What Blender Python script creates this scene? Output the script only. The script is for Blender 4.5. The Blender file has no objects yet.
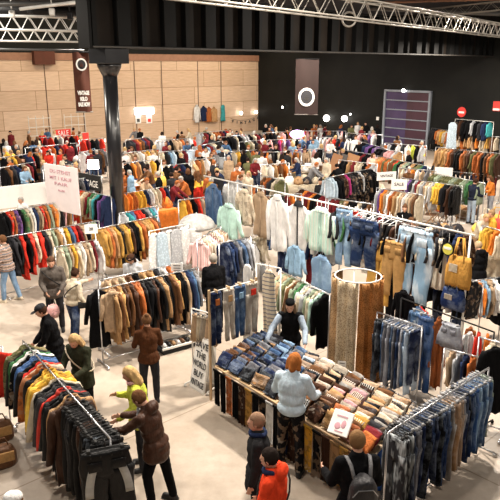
import bpy, bmesh, math, random
from mathutils import Vector, Matrix, noise
from math import sin, cos, pi, radians, atan2
random.seed(7)
RND = random.Random(11)
C = bpy.context.scene.collection
S = bpy.context.scene
TMP = bpy.data.scenes.new('workbench_scene')   # modifiers are applied here, removed at the end
def bake(o):
    TMP.collection.objects.link(o); vl = TMP.view_layers[0]; vl.update(); dg = vl.depsgraph; dg.update()
    return bpy.data.meshes.new_from_object(o.evaluated_get(dg))
F = 640.0
PITCH = radians(16.1)
CH = 5.8
cp, sp = cos(PITCH), sin(PITCH)
V = Vector

# ---------------------------------------------------------------- measuring
def P(px, py, z=0.0):
    u, v = (px-250)/F, (py-250)/F
    d = V((u, cp - v*sp, -sp - v*cp))
    t = (z-CH)/d.z
    return V((d.x*t, d.y*t, z))
def PD(px, py, Y):
    u, v = (px-250)/F, (py-250)/F
    d = V((u, cp - v*sp, -sp - v*cp))
    t = Y/d.y
    return V((d.x*t, Y, CH+d.z*t))
def z_at(Y, py):
    v = (py-250)/F
    return CH + Y*(v*cp+sp)/(v*sp-cp)
def px_of(p):
    h = p.z-CH
    zc = p.y*cp - h*sp
    return 250+F*p.x/zc, 250 - F*(p.y*sp+h*cp)/zc
def ppm(p):
    return F/(p.y*cp-(p.z-CH)*sp)

# ---------------------------------------------------------------- colours
COL = dict(black=(.006,.006,.007), charcoal=(.028,.028,.032), grey=(.2,.2,.21), silver=(.45,.46,.48), white=(.74,.73,.72), cream=(.58,.5,.38),
 beige=(.44,.31,.2), tan=(.42,.25,.12), camel=(.45,.26,.1), brown=(.14,.065,.03), chocolate=(.055,.025,.015), rust=(.4,.12,.035), orange=(.72,.22,.04),
 mustard=(.65,.36,.05), yellow=(.85,.58,.1), red=(.62,.04,.025), burgundy=(.16,.02,.025), pink=(.72,.4,.4), magenta=(.45,.05,.2), purple=(.16,.08,.25),
 navy=(.018,.028,.07), indigo=(.022,.045,.115), blue=(.05,.12,.3), denim=(.07,.135,.25), sky=(.25,.4,.56), pale_blue=(.52,.64,.74), teal=(.05,.3,.32),
 mint=(.48,.7,.62), green=(.06,.17,.07), sage=(.3,.36,.26), olive=(.13,.13,.06), lime=(.55,.6,.08), gold=(.5,.28,.07), stone=(.32,.28,.23))
CN = {k: k.replace('_', ' ') for k in COL}
CN.update(denim='mid blue', sky='sky blue', stone='stone grey', gold='golden brown', lime='lime green', sage='sage green', silver='light grey', olive='olive green')
def col(o, c, j=0.0):
    r = COL[c] if isinstance(c, str) else c
    f = 1 + RND.uniform(-j, j)
    o.color = (min(1, r[0]*f), min(1, r[1]*f), min(1, r[2]*f), 1)

# ---------------------------------------------------------------- materials
MATS = {}
def newmat(name):
    m = bpy.data.materials.new(name); m.use_nodes = True
    nt = m.node_tree; b = nt.nodes['Principled BSDF']
    MATS[name] = m
    return m, nt, b
def N(nt, t, **k):
    n = nt.nodes.new(t)
    for a, v in k.items():
        if a.startswith('i_'): n.inputs[a[2:].replace('_', ' ')].default_value = v
        else: setattr(n, a, v)
    return n
def mixc(nt, fac, a, b, mode='MIX'):
    n = nt.nodes.new('ShaderNodeMix'); n.data_type = 'RGBA'; n.blend_type = mode
    for s, v in ((0, fac), (6, a), (7, b)):
        if hasattr(v, 'links'): nt.links.new(v, n.inputs[s])
        elif isinstance(v, (int, float)): n.inputs[s].default_value = v
        else: n.inputs[s].default_value = (*v, 1)
    return n.outputs[2]
def coords(nt, scale=(1,1,1)):
    tc = N(nt, 'ShaderNodeTexCoord'); oi = N(nt, 'ShaderNodeObjectInfo')
    mp = N(nt, 'ShaderNodeMapping'); mp.inputs['Scale'].default_value = scale
    ad = N(nt, 'ShaderNodeVectorMath', operation='ADD')
    sc = N(nt, 'ShaderNodeMath', operation='MULTIPLY'); sc.inputs[1].default_value = 37.0
    nt.links.new(oi.outputs['Random'], sc.inputs[0])
    nt.links.new(tc.outputs['Object'], ad.inputs[0]); nt.links.new(sc.outputs[0], ad.inputs[1])
    nt.links.new(ad.outputs[0], mp.inputs['Vector'])
    return mp.outputs[0], oi.outputs['Color'], oi.outputs['Random'], tc.outputs['Object']
def ramp(nt, src, stops, interp='LINEAR'):
    r = nt.nodes.new('ShaderNodeValToRGB'); r.color_ramp.interpolation = interp
    e = r.color_ramp.elements
    e[0].position, e[0].color = stops[0][0], (*stops[0][1], 1)
    e[1].position, e[1].color = stops[-1][0], (*stops[-1][1], 1)
    for p, c in stops[1:-1]:
        x = e.new(p); x.color = (*c, 1)
    nt.links.new(src, r.inputs[0])
    return r.outputs[0]
def noise_t(nt, vec, scale, detail=3, rough=.6):
    n = N(nt, 'ShaderNodeTexNoise'); n.inputs['Scale'].default_value = scale
    n.inputs['Detail'].default_value = detail; n.inputs['Roughness'].default_value = rough
    nt.links.new(vec, n.inputs['Vector'])
    return n.outputs[0]
def bump(nt, b, src, strength=.3, dist=.01):
    n = N(nt, 'ShaderNodeBump'); n.inputs['Strength'].default_value = strength; n.inputs['Distance'].default_value = dist
    nt.links.new(src, n.inputs['Height']); nt.links.new(n.outputs[0], b.inputs['Normal'])

def cloth_mat(name, kind='plain', rough=.85, spec=.25):
    m, nt, b = newmat(name)
    vec, c, rnd, ob = coords(nt)
    fm = N(nt, 'ShaderNodeMapping'); fm.inputs['Scale'].default_value = (1,1,.28); nt.links.new(vec, fm.inputs[0])
    ft = noise_t(nt, fm.outputs[0], 15, 4, .6)
    if kind not in ('leopard',): bump(nt, b, ft, .75, .035)
    if kind == 'plain':
        n = noise_t(nt, vec, 9, 3)
        out = mixc(nt, 1.0, c, ramp(nt, n, [(.3, (.78,.78,.78)), (.7, (1.12,1.12,1.12))]), 'MULTIPLY')
    elif kind == 'leather':
        n = noise_t(nt, vec, 6, 5, .7)
        out = mixc(nt, 1.0, c, ramp(nt, n, [(.3, (.6,.6,.6)), (.7, (1.35,1.3,1.25))]), 'MULTIPLY')
    elif kind == 'denim':
        n = noise_t(nt, vec, 4.5, 4, .65)
        f = ramp(nt, n, [(.45, (0,0,0)), (.75, (1,1,1))])
        lite = mixc(nt, .28, c, (.5,.58,.68))
        out = mixc(nt, f, mixc(nt, 1.0, c, (.62,.62,.68), 'MULTIPLY'), lite)
    elif kind == 'acid':
        n = noise_t(nt, fm.outputs[0], 7, 3, .6)
        f = ramp(nt, n, [(.46, (0,0,0)), (.62, (1,1,1))])
        out = mixc(nt, f, c, mixc(nt, .7, c, (.78,.84,.88)))
    elif kind == 'stripe':
        w = N(nt, 'ShaderNodeTexWave', wave_type='BANDS', bands_direction='X'); w.inputs['Scale'].default_value = 7
        w.inputs['Distortion'].default_value = .6
        nt.links.new(vec, w.inputs['Vector'])
        f = ramp(nt, w.outputs[1], [(.45, (0,0,0)), (.55, (1,1,1))])
        out = mixc(nt, f, c, mixc(nt, .55, c, (.8,.76,.7)))
    elif kind == 'hoops':
        w = N(nt, 'ShaderNodeTexWave', wave_type='BANDS', bands_direction='Z'); w.inputs['Scale'].default_value = 6.5
        w.inputs['Distortion'].default_value = .05
        nt.links.new(ob, w.inputs['Vector'])
        f = ramp(nt, w.outputs[1], [(.12, (0,0,0)), (.25, (1,1,1))])
        out = mixc(nt, f, (.22,.22,.25), c)
    elif kind == 'print':
        vn = N(nt, 'ShaderNodeTexVoronoi'); vn.inputs['Scale'].default_value = 13
        nt.links.new(vec, vn.inputs['Vector'])
        f = ramp(nt, noise_t(nt, vec, 9, 2), [(.47, (0,0,0)), (.52, (1,1,1))])
        hs = ramp(nt, vn.outputs['Color'], [(.2, (.02,.018,.02)), (.5, (.3,.2,.13)), (.8, (.5,.42,.34))], 'CONSTANT')
        out = mixc(nt, f, c, mixc(nt, .45, c, hs))
    elif kind == 'check':
        w1 = N(nt, 'ShaderNodeTexWave', wave_type='BANDS', bands_direction='X'); w1.inputs['Scale'].default_value = 4
        w2 = N(nt, 'ShaderNodeTexWave', wave_type='BANDS', bands_direction='Z'); w2.inputs['Scale'].default_value = 4
        nt.links.new(ob, w1.inputs['Vector']); nt.links.new(ob, w2.inputs['Vector'])
        f = mixc(nt, .5, w1.outputs[0], w2.outputs[0])
        out = mixc(nt, 1.0, c, ramp(nt, f, [(.3, (.35,.35,.35)), (.7, (1.4,1.4,1.4))]), 'MULTIPLY')
    elif kind == 'knit':
        w = N(nt, 'ShaderNodeTexWave', wave_type='BANDS', bands_direction='Z'); w.inputs['Scale'].default_value = 2.3
        w.inputs['Distortion'].default_value = 1.2; w.inputs['Detail Scale'].default_value = 8
        nt.links.new(ob, w.inputs['Vector'])
        st = ramp(nt, w.outputs[1], [(.0, (.05,.03,.03)), (.25, (.45,.4,.36)), (.5, (.28,.07,.05)), (.75, (.5,.45,.4)), (1, (.06,.08,.14))])
        out = mixc(nt, .8, c, st)
    elif kind == 'leopard':
        mp = N(nt, 'ShaderNodeMapping'); nt.links.new(ob, mp.inputs[0])
        vn = N(nt, 'ShaderNodeTexVoronoi'); vn.inputs['Scale'].default_value = 38; vn.inputs['Randomness'].default_value = 1
        nt.links.new(mp.outputs[0], vn.inputs['Vector'])
        f = ramp(nt, vn.outputs['Distance'], [(.2, (1,1,1)), (.27, (.3,.22,.16)), (.34, (.3,.22,.16)), (.42, (1,1,1))])
        f2 = mixc(nt, 1.0, f, ramp(nt, noise_t(nt, ob, 3, 2), [(.35, (.75,.75,.75)), (.65, (1.1,1.1,1.1))]), 'MULTIPLY')
        out = mixc(nt, 1.0, c, f2, 'MULTIPLY')
    elif kind == 'lace':
        vn = N(nt, 'ShaderNodeTexVoronoi'); vn.inputs['Scale'].default_value = 18
        nt.links.new(vec, vn.inputs['Vector'])
        out = mixc(nt, 1.0, c, ramp(nt, vn.outputs['Distance'], [(.2, (1,1,1)), (.5, (.72,.72,.72))]), 'MULTIPLY')
    nt.links.new(out, b.inputs['Base Color'])
    b.inputs['Roughness'].default_value = rough
    b.inputs['Specular IOR Level'].default_value = spec
    return m
for k, r in (('plain',.85), ('leather',.45), ('denim',.85), ('acid',.85), ('stripe',.85), ('hoops',.85), ('print',.8), ('check',.85), ('knit',.95), ('leopard',.9), ('lace',.9)):
    cloth_mat('cloth_'+k, k, r, .22 if k == 'leather' else .06)
def flat_mat(name, c, rough=.5, metal=0, var=.12, scale=3, emit=0, spec=.5, coat=0):
    m, nt, b = newmat(name)
    tc = N(nt, 'ShaderNodeTexCoord')
    n = noise_t(nt, tc.outputs['Object'], scale, 4)
    out = mixc(nt, 1.0, c, ramp(nt, n, [(.3, (1-var,)*3), (.7, (1+var,)*3)]), 'MULTIPLY')
    nt.links.new(out, b.inputs['Base Color'])
    b.inputs['Roughness'].default_value = rough; b.inputs['Metallic'].default_value = metal
    b.inputs['Specular IOR Level'].default_value = spec; b.inputs['Coat Weight'].default_value = coat
    if emit:
        b.inputs['Emission Color'].default_value = (*c, 1); b.inputs['Emission Strength'].default_value = emit
    return m
def tint_mat(name, rough=.6, metal=0):
    m, nt, b = newmat(name)
    vec, c, rnd, ob = coords(nt)
    out = mixc(nt, 1.0, c, ramp(nt, noise_t(nt, vec, 5, 3), [(.3, (.85,)*3), (.7, (1.1,)*3)]), 'MULTIPLY')
    nt.links.new(out, b.inputs['Base Color']); b.inputs['Roughness'].default_value = rough; b.inputs['Metallic'].default_value = metal
    return m
M = MATS
tint_mat('tint', .6); tint_mat('tint_gloss', .3)
flat_mat('chrome', (.62,.62,.64), .28, .9)
flat_mat('steel_white', (.72,.71,.68), .45, .2)
flat_mat('steel_black', (.012,.012,.014), .28, 0, .2, 2, spec=.6, coat=.3)
flat_mat('beam_black', (.005,.005,.005), .6, 0, .3, .8, spec=.15)
flat_mat('beam_panel', (.011,.008,.006), .6, 0, .6, .5, spec=.15)
flat_mat('truss_metal', (.3,.28,.25), .5, .3)
flat_mat('plastic_black', (.01,.01,.011), .5, spec=.2)
flat_mat('wood_light', (.5,.34,.19), .5, 0, .2, 6)
flat_mat('paper', (.85,.84,.81), .8, 0, .03)
flat_mat('ink', (.03,.03,.035), .8, 0, .03)
flat_mat('pink_ink', (.6,.33,.38), .8, 0, .03)
flat_mat('banner_brown', (.09,.022,.009), .75, 0, .15, 2)
flat_mat('banner_dark', (.018,.006,.004), .8, 0, .15, 2)
flat_mat('ceiling_dark', (.006,.008,.016), .9, 0, .4, .3)
flat_mat('duct_grey', (.1,.1,.1), .5, .4)
flat_mat('red_sign', (.75,.05,.04), .5, 0, .05)
flat_mat('lamp', (1,.95,.88), .5, emit=14)
flat_mat('lit_panel', (1,.97,.93), .5, emit=9)
flat_mat('skin', (.62,.34,.23), .55, 0, .08, 9)
flat_mat('eye_dark', (.02,.015,.012), .2)
flat_mat('lip', (.45,.15,.13), .5)
flat_mat('rubber', (.02,.02,.02), .7)
flat_mat('black_paint', (.010,.010,.010), .6)

# wood wall
def wood_wall_mat():
    m, nt, b = newmat('plywood_panels')
    tc = N(nt, 'ShaderNodeTexCoord')
    mp = N(nt, 'ShaderNodeMapping'); nt.links.new(tc.outputs['Object'], mp.inputs[0])
    br = N(nt, 'ShaderNodeTexBrick', offset=.37, squash=1.6, squash_frequency=3, offset_frequency=2)
    mp.inputs['Rotation'].default_value = (radians(90), 0, 0)
    nt.links.new(mp.outputs[0], br.inputs['Vector'])
    br.inputs['Color1'].default_value = (.70,.52,.38,1); br.inputs['Color2'].default_value = (.60,.43,.30,1)
    br.inputs['Mortar'].default_value = (.36,.22,.13,1)
    br.inputs['Scale'].default_value = 1; br.inputs['Mortar Size'].default_value = .022
    br.inputs['Brick Width'].default_value = 4.3; br.inputs['Row Height'].default_value = 1.35
    mp2 = N(nt, 'ShaderNodeMapping'); mp2.inputs['Scale'].default_value = (.6,.6,7)
    nt.links.new(tc.outputs['Object'], mp2.inputs[0])
    g = noise_t(nt, mp2.outputs[0], 2.0, 5, .6)
    out = mixc(nt, 1.0, br.outputs[0], ramp(nt, g, [(.3, (.84,.8,.76)), (.7, (1.1,1.1,1.1))]), 'MULTIPLY')
    nt.links.new(out, b.inputs['Base Color']); b.inputs['Roughness'].default_value = .45
def floor_mat():
    m, nt, b = newmat('polished_concrete')
    tc = N(nt, 'ShaderNodeTexCoord')
    n = noise_t(nt, tc.outputs['Object'], .8, 6, .65); n2 = noise_t(nt, tc.outputs['Object'], 6, 5, .7)
    base = ramp(nt, n, [(.3, (.33,.27,.21)), (.7, (.46,.39,.325))])
    out = mixc(nt, 1.0, base, ramp(nt, n2, [(.3, (.88,)*3), (.7, (1.07,)*3)]), 'MULTIPLY')
    br = N(nt, 'ShaderNodeTexBrick', offset=0.0)
    mp = N(nt, 'ShaderNodeMapping'); mp.inputs['Rotation'].default_value = (0,0,radians(47))
    nt.links.new(tc.outputs['Object'], mp.inputs[0]); nt.links.new(mp.outputs[0], br.inputs['Vector'])
    br.inputs['Scale'].default_value = 1; br.inputs['Brick Width'].default_value = 4; br.inputs['Row Height'].default_value = 4
    br.inputs['Mortar Size'].default_value = .012
    br.inputs['Color1'].default_value = br.inputs['Color2'].default_value = (1,1,1,1); br.inputs['Mortar'].default_value = (.62,.58,.52,1)
    out = mixc(nt, 1.0, out, br.outputs[0], 'MULTIPLY')
    nt.links.new(out, b.inputs['Base Color'])
    nt.links.new(ramp(nt, n2, [(.3, (.3,)*3), (.7, (.5,)*3)]), b.inputs['Roughness'])
def dark_wall_mat():
    m, nt, b = newmat('dark_wall_paint')
    tc = N(nt, 'ShaderNodeTexCoord')
    n = noise_t(nt, tc.outputs['Object'], .35, 4)
    nt.links.new(ramp(nt, n, [(.3, (.004,.0045,.0045)), (.7, (.011,.011,.0095))]), b.inputs['Base Color'])
    b.inputs['Roughness'].default_value = .7; b.inputs['Specular IOR Level'].default_value = .2
wood_wall_mat(); floor_mat(); dark_wall_mat()

# ---------------------------------------------------------------- mesh helpers
def new_obj(name, me, parent=None, mat=None):
    o = bpy.data.objects.new(name, me); C.objects.link(o)
    if mat is not None and me is not None:
        mm = M[mat] if isinstance(mat, str) else mat
        if not me.materials: me.materials.append(mm)
    if parent: o.parent = parent
    return o
def to_mesh(bm, name, mat=None, smooth=True):
    bmesh.ops.recalc_face_normals(bm, faces=bm.faces)
    me = bpy.data.meshes.new(name); bm.to_mesh(me); bm.free()
    if smooth: me.polygons.foreach_set('use_smooth', [True]*len(me.polygons))
    if mat: me.materials.append(M[mat] if isinstance(mat, str) else mat)
    return me
def obj(name, bm, mat, parent=None, smooth=False):
    return new_obj(name, to_mesh(bm, name, mat, smooth), parent)
def B(): return bmesh.new()
def box(bm, c, s, rot=None, bev=0):
    m = Matrix.Translation(V(c)) @ (rot.to_4x4() if rot is not None else Matrix()) @ Matrix.Diagonal((s[0], s[1], s[2], 1))
    r = bmesh.ops.create_cube(bm, size=1, matrix=m)
    if bev:
        es = list({e for v in r['verts'] for e in v.link_edges})
        bmesh.ops.bevel(bm, geom=es, offset=bev, segments=1, affect='EDGES')
def frame_of(d):
    d = d.normalized()
    a = V((0,0,1)) if abs(d.z) < .95 else V((0,1,0))
    x = a.cross(d).normalized(); y = d.cross(x)
    return x, y, d
def tube(bm, pts, rad, n=8, caps=True):
    pts = [V(p) for p in pts]
    rr = rad if isinstance(rad, (list, tuple)) else [rad]*len(pts)
    rings = []; prev = None
    for i, p in enumerate(pts):
        d = (pts[min(i+1, len(pts)-1)] - pts[max(i-1, 0)])
        if d.length < 1e-6: d = V((0,0,1))
        x, y, _ = frame_of(d)
        if prev is not None:
            x = (prev - d.normalized()*prev.dot(d.normalized()))
            if x.length < 1e-5: x, y, _ = frame_of(d)
            else: x.normalize(); y = d.normalized().cross(x)
        prev = x
        rings.append([bm.verts.new(p + (x*cos(2*pi*k/n) + y*sin(2*pi*k/n))*rr[i]) for k in range(n)])
    for a, b in zip(rings, rings[1:]):
        for k in range(n): bm.faces.new((a[k], a[(k+1) % n], b[(k+1) % n], b[k]))
    if caps:
        bm.faces.new(rings[0][::-1]); bm.faces.new(rings[-1])
def loft(bm, rings, caps=True):
    rs = [[bm.verts.new(p) for p in r] for r in rings]
    n = len(rs[0])
    for a, b in zip(rs, rs[1:]):
        for k in range(n): bm.faces.new((a[k], a[(k+1) % n], b[(k+1) % n], b[k]))
    if caps:
        bm.faces.new(rs[0][::-1]); bm.faces.new(rs[-1])
def ell(bm, c, r, rot=None, seg=14, rings=10):
    m = Matrix.Translation(V(c)) @ (rot.to_4x4() if rot is not None else Matrix()) @ Matrix.Diagonal((r[0], r[1], r[2], 1))
    bmesh.ops.create_uvsphere(bm, u_segments=seg, v_segments=rings, radius=1, matrix=m)
def capsule(bm, a, b, ra, rb, n=12):
    a, b = V(a), V(b); d = b-a
    if d.length < 1e-5: ell(bm, a, (ra,)*3); return
    dn = d.normalized(); pts = []; rr = []
    for t in (85, 60, 30): pts.append(a - dn*ra*sin(radians(t))); rr.append(ra*cos(radians(t)))
    pts.append(a); rr.append(ra); pts.append(a+d*.5); rr.append((ra+rb)/2); pts.append(b); rr.append(rb)
    for t in (30, 60, 85): pts.append(b + dn*rb*sin(radians(t))); rr.append(rb*cos(radians(t)))
    x, y, _ = frame_of(dn); rings = []
    for p, r in zip(pts, rr): rings.append([p + (x*cos(2*pi*k/n)+y*sin(2*pi*k/n))*r for k in range(n)])
    loft(bm, rings)
def prop(o, label=None, cat=None, group=None, kind=None):
    if label:
        o['label'] = label
        n = len(label.replace(',', ' ').split())
        if n > 16 or n < 4: print('LABELLEN', n, label)
    if cat: o['category'] = cat
    if group: o['group'] = group
    if kind: o['kind'] = kind
    return o
def empty(name, loc=(0,0,0), rz=0):
    o = bpy.data.objects.new(name, None); C.objects.link(o)
    o.location = loc; o.rotation_euler = (0,0,rz); o.empty_display_size = .1
    return o
ORD = ['first','second','third','fourth','fifth','sixth','seventh','eighth','ninth','tenth','eleventh','twelfth','thirteenth','fourteenth','fifteenth','sixteenth','seventeenth','eighteenth','nineteenth','twentieth']
def ordinal(n):
    if n <= 20: return ORD[n-1]
    tens = {2:'twenty',3:'thirty',4:'forty',5:'fifty'}
    t, u = divmod(n, 10)
    return tens[t]+'-'+ORD[u-1] if u else {3:'thirtieth',4:'fortieth',5:'fiftieth'}[t]
def text_mesh(txt, size, depth=.004, align='CENTER', bold=0):
    cu = bpy.data.curves.new('lettering', 'FONT'); cu.body = txt; cu.size = size; cu.extrude = depth
    cu.align_x = align; cu.align_y = 'CENTER'; cu.offset = bold
    o = bpy.data.objects.new('lettering', cu)
    me = bake(o)
    bpy.data.objects.remove(o); bpy.data.curves.remove(cu)
    me.materials.clear()
    return me

# ================================================================ the hall
def structure(name, bm, mat, parent=None):
    o = obj(name, bm, mat, parent)
    if not parent: o['kind'] = 'structure'
    return o
bm = B(); box(bm, (0, 28, -.1), (70, 76, .2)); structure('floor', bm, 'polished_concrete')
WA = V((-26, 38.4, 0)); WC = V((.75, 60.3, 0)); WB = V((26, 29.4, 0))
def wall_seg(a, b, z0, z1, th, name, mat, kind='structure'):
    d = (b-a); L = d.length; rz = atan2(d.y, d.x)
    bm = B(); box(bm, (L/2, th/2, (z0+z1)/2), (L, th, z1-z0))
    o = obj(name, bm, mat); o.location = a; o.rotation_euler = (0,0,rz)
    o['kind'] = kind
    return o
wall_seg(WA, WC, 0, 6.15, .3, 'wall_left', 'plywood_panels')
wall_seg(WA, WC, 6.15, 9.2, .3, 'wall_left_upper', 'dark_wall_paint')
wall_seg(WC, WB, 0, 9.2, .3, 'wall_right', 'dark_wall_paint')
bm = B(); d = (WC-WA); L = d.length; box(bm, (L/2, -.05, 6.4), (L, .1, .5))
flat_mat('trim_brown', (.3,.15,.09), .6); flat_mat('seam_dark', (.1,.055,.035), .8)
o = obj('trim_1', bm, 'trim_brown'); o.location = WA; o.rotation_euler = (0,0,atan2(d.y, d.x)); o['kind'] = 'structure'
# wide vertical seams on the plywood
bm = B()
for px in (46, 82, 135, 162, 198, 221):
    r = PD(px, 90, 1.0)   # ray towards the wall
    dd = V((r.x, r.y, 0)); nrm = V((-(WC-WA).y, (WC-WA).x, 0)).normalized()
    t = (WA.dot(nrm))/dd.dot(nrm); p = dd*t
    s = (p-WA).dot((WC-WA).normalized())
    box(bm, (s, -.012, 3.07), (.06, .024, 6.1))
o = obj('trim_2', bm, 'seam_dark'); o.location = WA; o.rotation_euler = (0,0,atan2(d.y, d.x)); o['kind'] = 'structure'
bm = B(); box(bm, (0, 36, 9.3), (60, 52, .2)); structure('ceiling', bm, 'ceiling_dark')

def on_wall(px, py, side):
    """world point on the wall face seen at a pixel"""
    a, b = (WA, WC) if side == 'left' else (WC, WB)
    r = PD(px, py, 1.0) - V((0,0,CH)); nrm = V((-(b-a).y, (b-a).x, 0)).normalized()
    t = a.dot(nrm)/r.dot(nrm)
    return V((r.x*t, r.y*t, CH+r.z*t)), atan2((b-a).y, (b-a).x)

# --- big black steel beam
BA = PD(92, 50, 20.6); BA.z = 0; BB = V((20.2, 47.6, 0))
d = BB-BA; BL = d.length; brz = atan2(d.y, d.x)
bz0, bz1 = 6.32, 8.1
bt = empty('steel_beam', (BA.x, BA.y, 0), brz); bt['kind'] = 'structure'
bm = B(); box(bm, (BL/2, .25, (bz0+bz1)/2), (BL, .06, bz1-bz0)); obj('web', bm, 'beam_panel', bt)
bm = B(); box(bm, (BL/2, .25, bz0+.04), (BL, .62, .08), bev=.01); obj('flange', bm, 'beam_black', bt)
bm = B(); box(bm, (BL/2, .25, bz1-.04), (BL, .62, .08), bev=.01); obj('flange', bm, 'beam_black', bt)
s = .05
k = 0
while s < BL:
    bm = B(); w = .5 if k % 2 else .16
    box(bm, (s+w/2, .1, (bz0+bz1)/2), (w, .26, bz1-bz0-.16)); obj('stiffener', bm, 'beam_black', bt)
    s += .95; k += 1
flat_mat('edge_grey', (.05,.045,.04), .5, .3)
bm = B(); box(bm, (BL/2, -.075, bz0+.03), (BL, .02, .05)); obj('edge_strip', bm, 'edge_grey', bt)
bm = B(); box(bm, (-.06, .25, (bz0+bz1)/2), (.1, .62, bz1-bz0)); obj('end_plate', bm, 'beam_black', bt)
# --- steel column
cx = PD(110.5, 60, 21.3)
base = V((cx.x-.11, 21.6, 0))
ct = empty('steel_column', base); ct['kind'] = 'structure'
bm = B(); tube(bm, [(0,0,0), (0,0,5.9)], .235, 28); obj('shaft', bm, 'steel_black', ct, True)
bm = B(); tube(bm, [(0,0,5.45), (0,0,5.75), (0,0,5.85)], [.235, .38, .4], 28); obj('flare', bm, 'steel_black', ct, True)
bm = B(); box(bm, (0,0,6.08), (.92,.92,.46), Matrix.Rotation(brz, 3, 'Z'), .01); obj('capital', bm, 'steel_black', ct)
bm = B(); box(bm, (0,0,.02), (.7,.7,.04), bev=.01); obj('base_plate', bm, 'steel_black', ct)

# --- trusses
def truss(a, b, sz, label, mat='truss_metal', seg=None, q=1.0):
    a, b = V(a), V(b); d = b-a; L = d.length; rz = atan2(d.y, d.x)
    t = empty('lighting_truss', a, rz); prop(t, label, 'truss')
    tilt = math.asin(d.z/L)
    t.rotation_euler = (0, -tilt, rz)
    for y in (0, sz):
        for z in (0, sz):
            bm = B(); tube(bm, [(0,y,z), (L,y,z)], .024*q*sz/.5, 8); obj('chord', bm, mat, t, True)
    st = seg or sz
    n = int(L/st)
    for y in (0, sz):
        bm = B()
        for i in range(n):
            x0, x1 = L*i/n, L*(i+1)/n; z0, z1 = (0, sz) if i % 2 else (sz, 0)
            tube(bm, [(x0,y,z0), (x1,y,z1)], .012*q*sz/.5, 6)
        obj('lattice', bm, mat, t)
    bm = B()
    for i in range(n):
        x0, x1 = L*i/n, L*(i+1)/n; y0, y1 = (0, sz) if i % 2 else (sz, 0)
        tube(bm, [(x0,y0,sz), (x1,y1,sz)], .012*q*sz/.5, 6)
    obj('lattice', bm, mat, t)
    return t
a = PD(140, 0, 11.6); a.z = 7.0; b = PD(500, 39, 29); b.z = 7.02
d = (b-a).normalized()
truss(a-d*1.5, b+d*2, .5, 'long silver box truss running along the front of the black beam')
a = PD(-20, 29, 31); b = PD(100, 31, 33); b.z = a.z
truss(a, b, .62, 'upper of two white trusses left of the black beam', 'steel_white', .36, 1.5)
a = PD(-20, 40.5, 31); b = PD(100, 43.5, 33); b.z = a.z
truss(a, b, .5, 'lower of two white trusses left of the black beam', 'steel_white', .3, 1.5)
a = PD(400, 12, 42); b = PD(510, 26, 36); b.z = a.z
truss(PD(425, 17, 36), PD(515, 8, 33), .4, 'thin truss under the dark ceiling beyond the black beam', 'truss_metal')
# pipes, cables and a duct above the trusses
for (p, q, r, mt, lab) in ((PD(-10, 9, 30), PD(95, 12, 32), .2, 'plastic_black', 'fat black ventilation duct above the two white trusses'),
                       (PD(-10, 4, 28), PD(95, 3, 30), .1, 'duct_grey', 'grey ceiling pipe above the fat black duct'),
                       (PD(20, 9, 28), PD(95, 0, 27), .07, 'steel_white', 'white ceiling pipe slanting above the fat black duct'),
                       (PD(-10, 49, 30), PD(84, 50.5, 33), .05, 'duct_grey', 'thin grey conduit along the brown band under the white trusses'),
                       (PD(370, 8, 40), PD(510, 14, 36), .14, 'duct_grey', 'grey ceiling pipe crossing behind the thin truss'),
                       (PD(380, 2, 38), PD(510, -2, 36), .1, 'trim_brown', 'brown ceiling pipe above the thin truss')):
    bm = B(); tube(bm, [p, q], r, 12); o = obj('ceiling_pipe', bm, mt, None, True); prop(o, lab, 'pipe')
for i, (px, y0, y1) in enumerate(((12,0,14), (30,0,10), (52,3,12), (70,8,16))):
    p = PD(px, y1, 29); z1 = 9.2
    bm = B(); box(bm, (0,0,0), (.22,.2,.3), bev=.03); tube(bm, [(0,0,.2), (0,0,max(.3, z1-p.z))], .03, 6)
    o = obj('stage_light', bm, 'plastic_black' if i % 2 else 'steel_white', None); o.location = p
    prop(o, ['black', 'white'][i % 2 == 0] + ' hanging stage light, ' + ordinal(i+1) + ' from the left edge above the white trusses', 'stage light', 'stage lights above the white trusses')
# hoist chain block on the truss
p = PD(349, 20, 20.0); p.z = 6.98
t = empty('chain_hoist', p); prop(t, 'silver chain hoist clamped on the long truss above the round emblem banner', 'hoist')
bm = B(); tube(bm, [(.2*cos(a), 0, .12+.2*sin(a)) for a in [i*2*pi/16 for i in range(17)]], .03, 6); obj('sling', bm, 'truss_metal', t, True)
bm = B(); box(bm, (0,0,.75), (.25,.2,.35), bev=.03); obj('motor', bm, 'truss_metal', t)
bm = B(); tube(bm, [(0,0,.9), (0,0,2.2)], .02, 6); obj('chain', bm, 'truss_metal', t)
# fill darkness left of beam : brown pier behind
bm = B(); q, rz = on_wall(42, 60, 'left'); box(bm, (0,-.3,0), (1.5,.5,.9)); o = obj('trim_3', bm, 'banner_brown'); o.location = (q.x, q.y, 6.3); o.rotation_euler = (0,0,rz); o['kind'] = 'structure'

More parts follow.
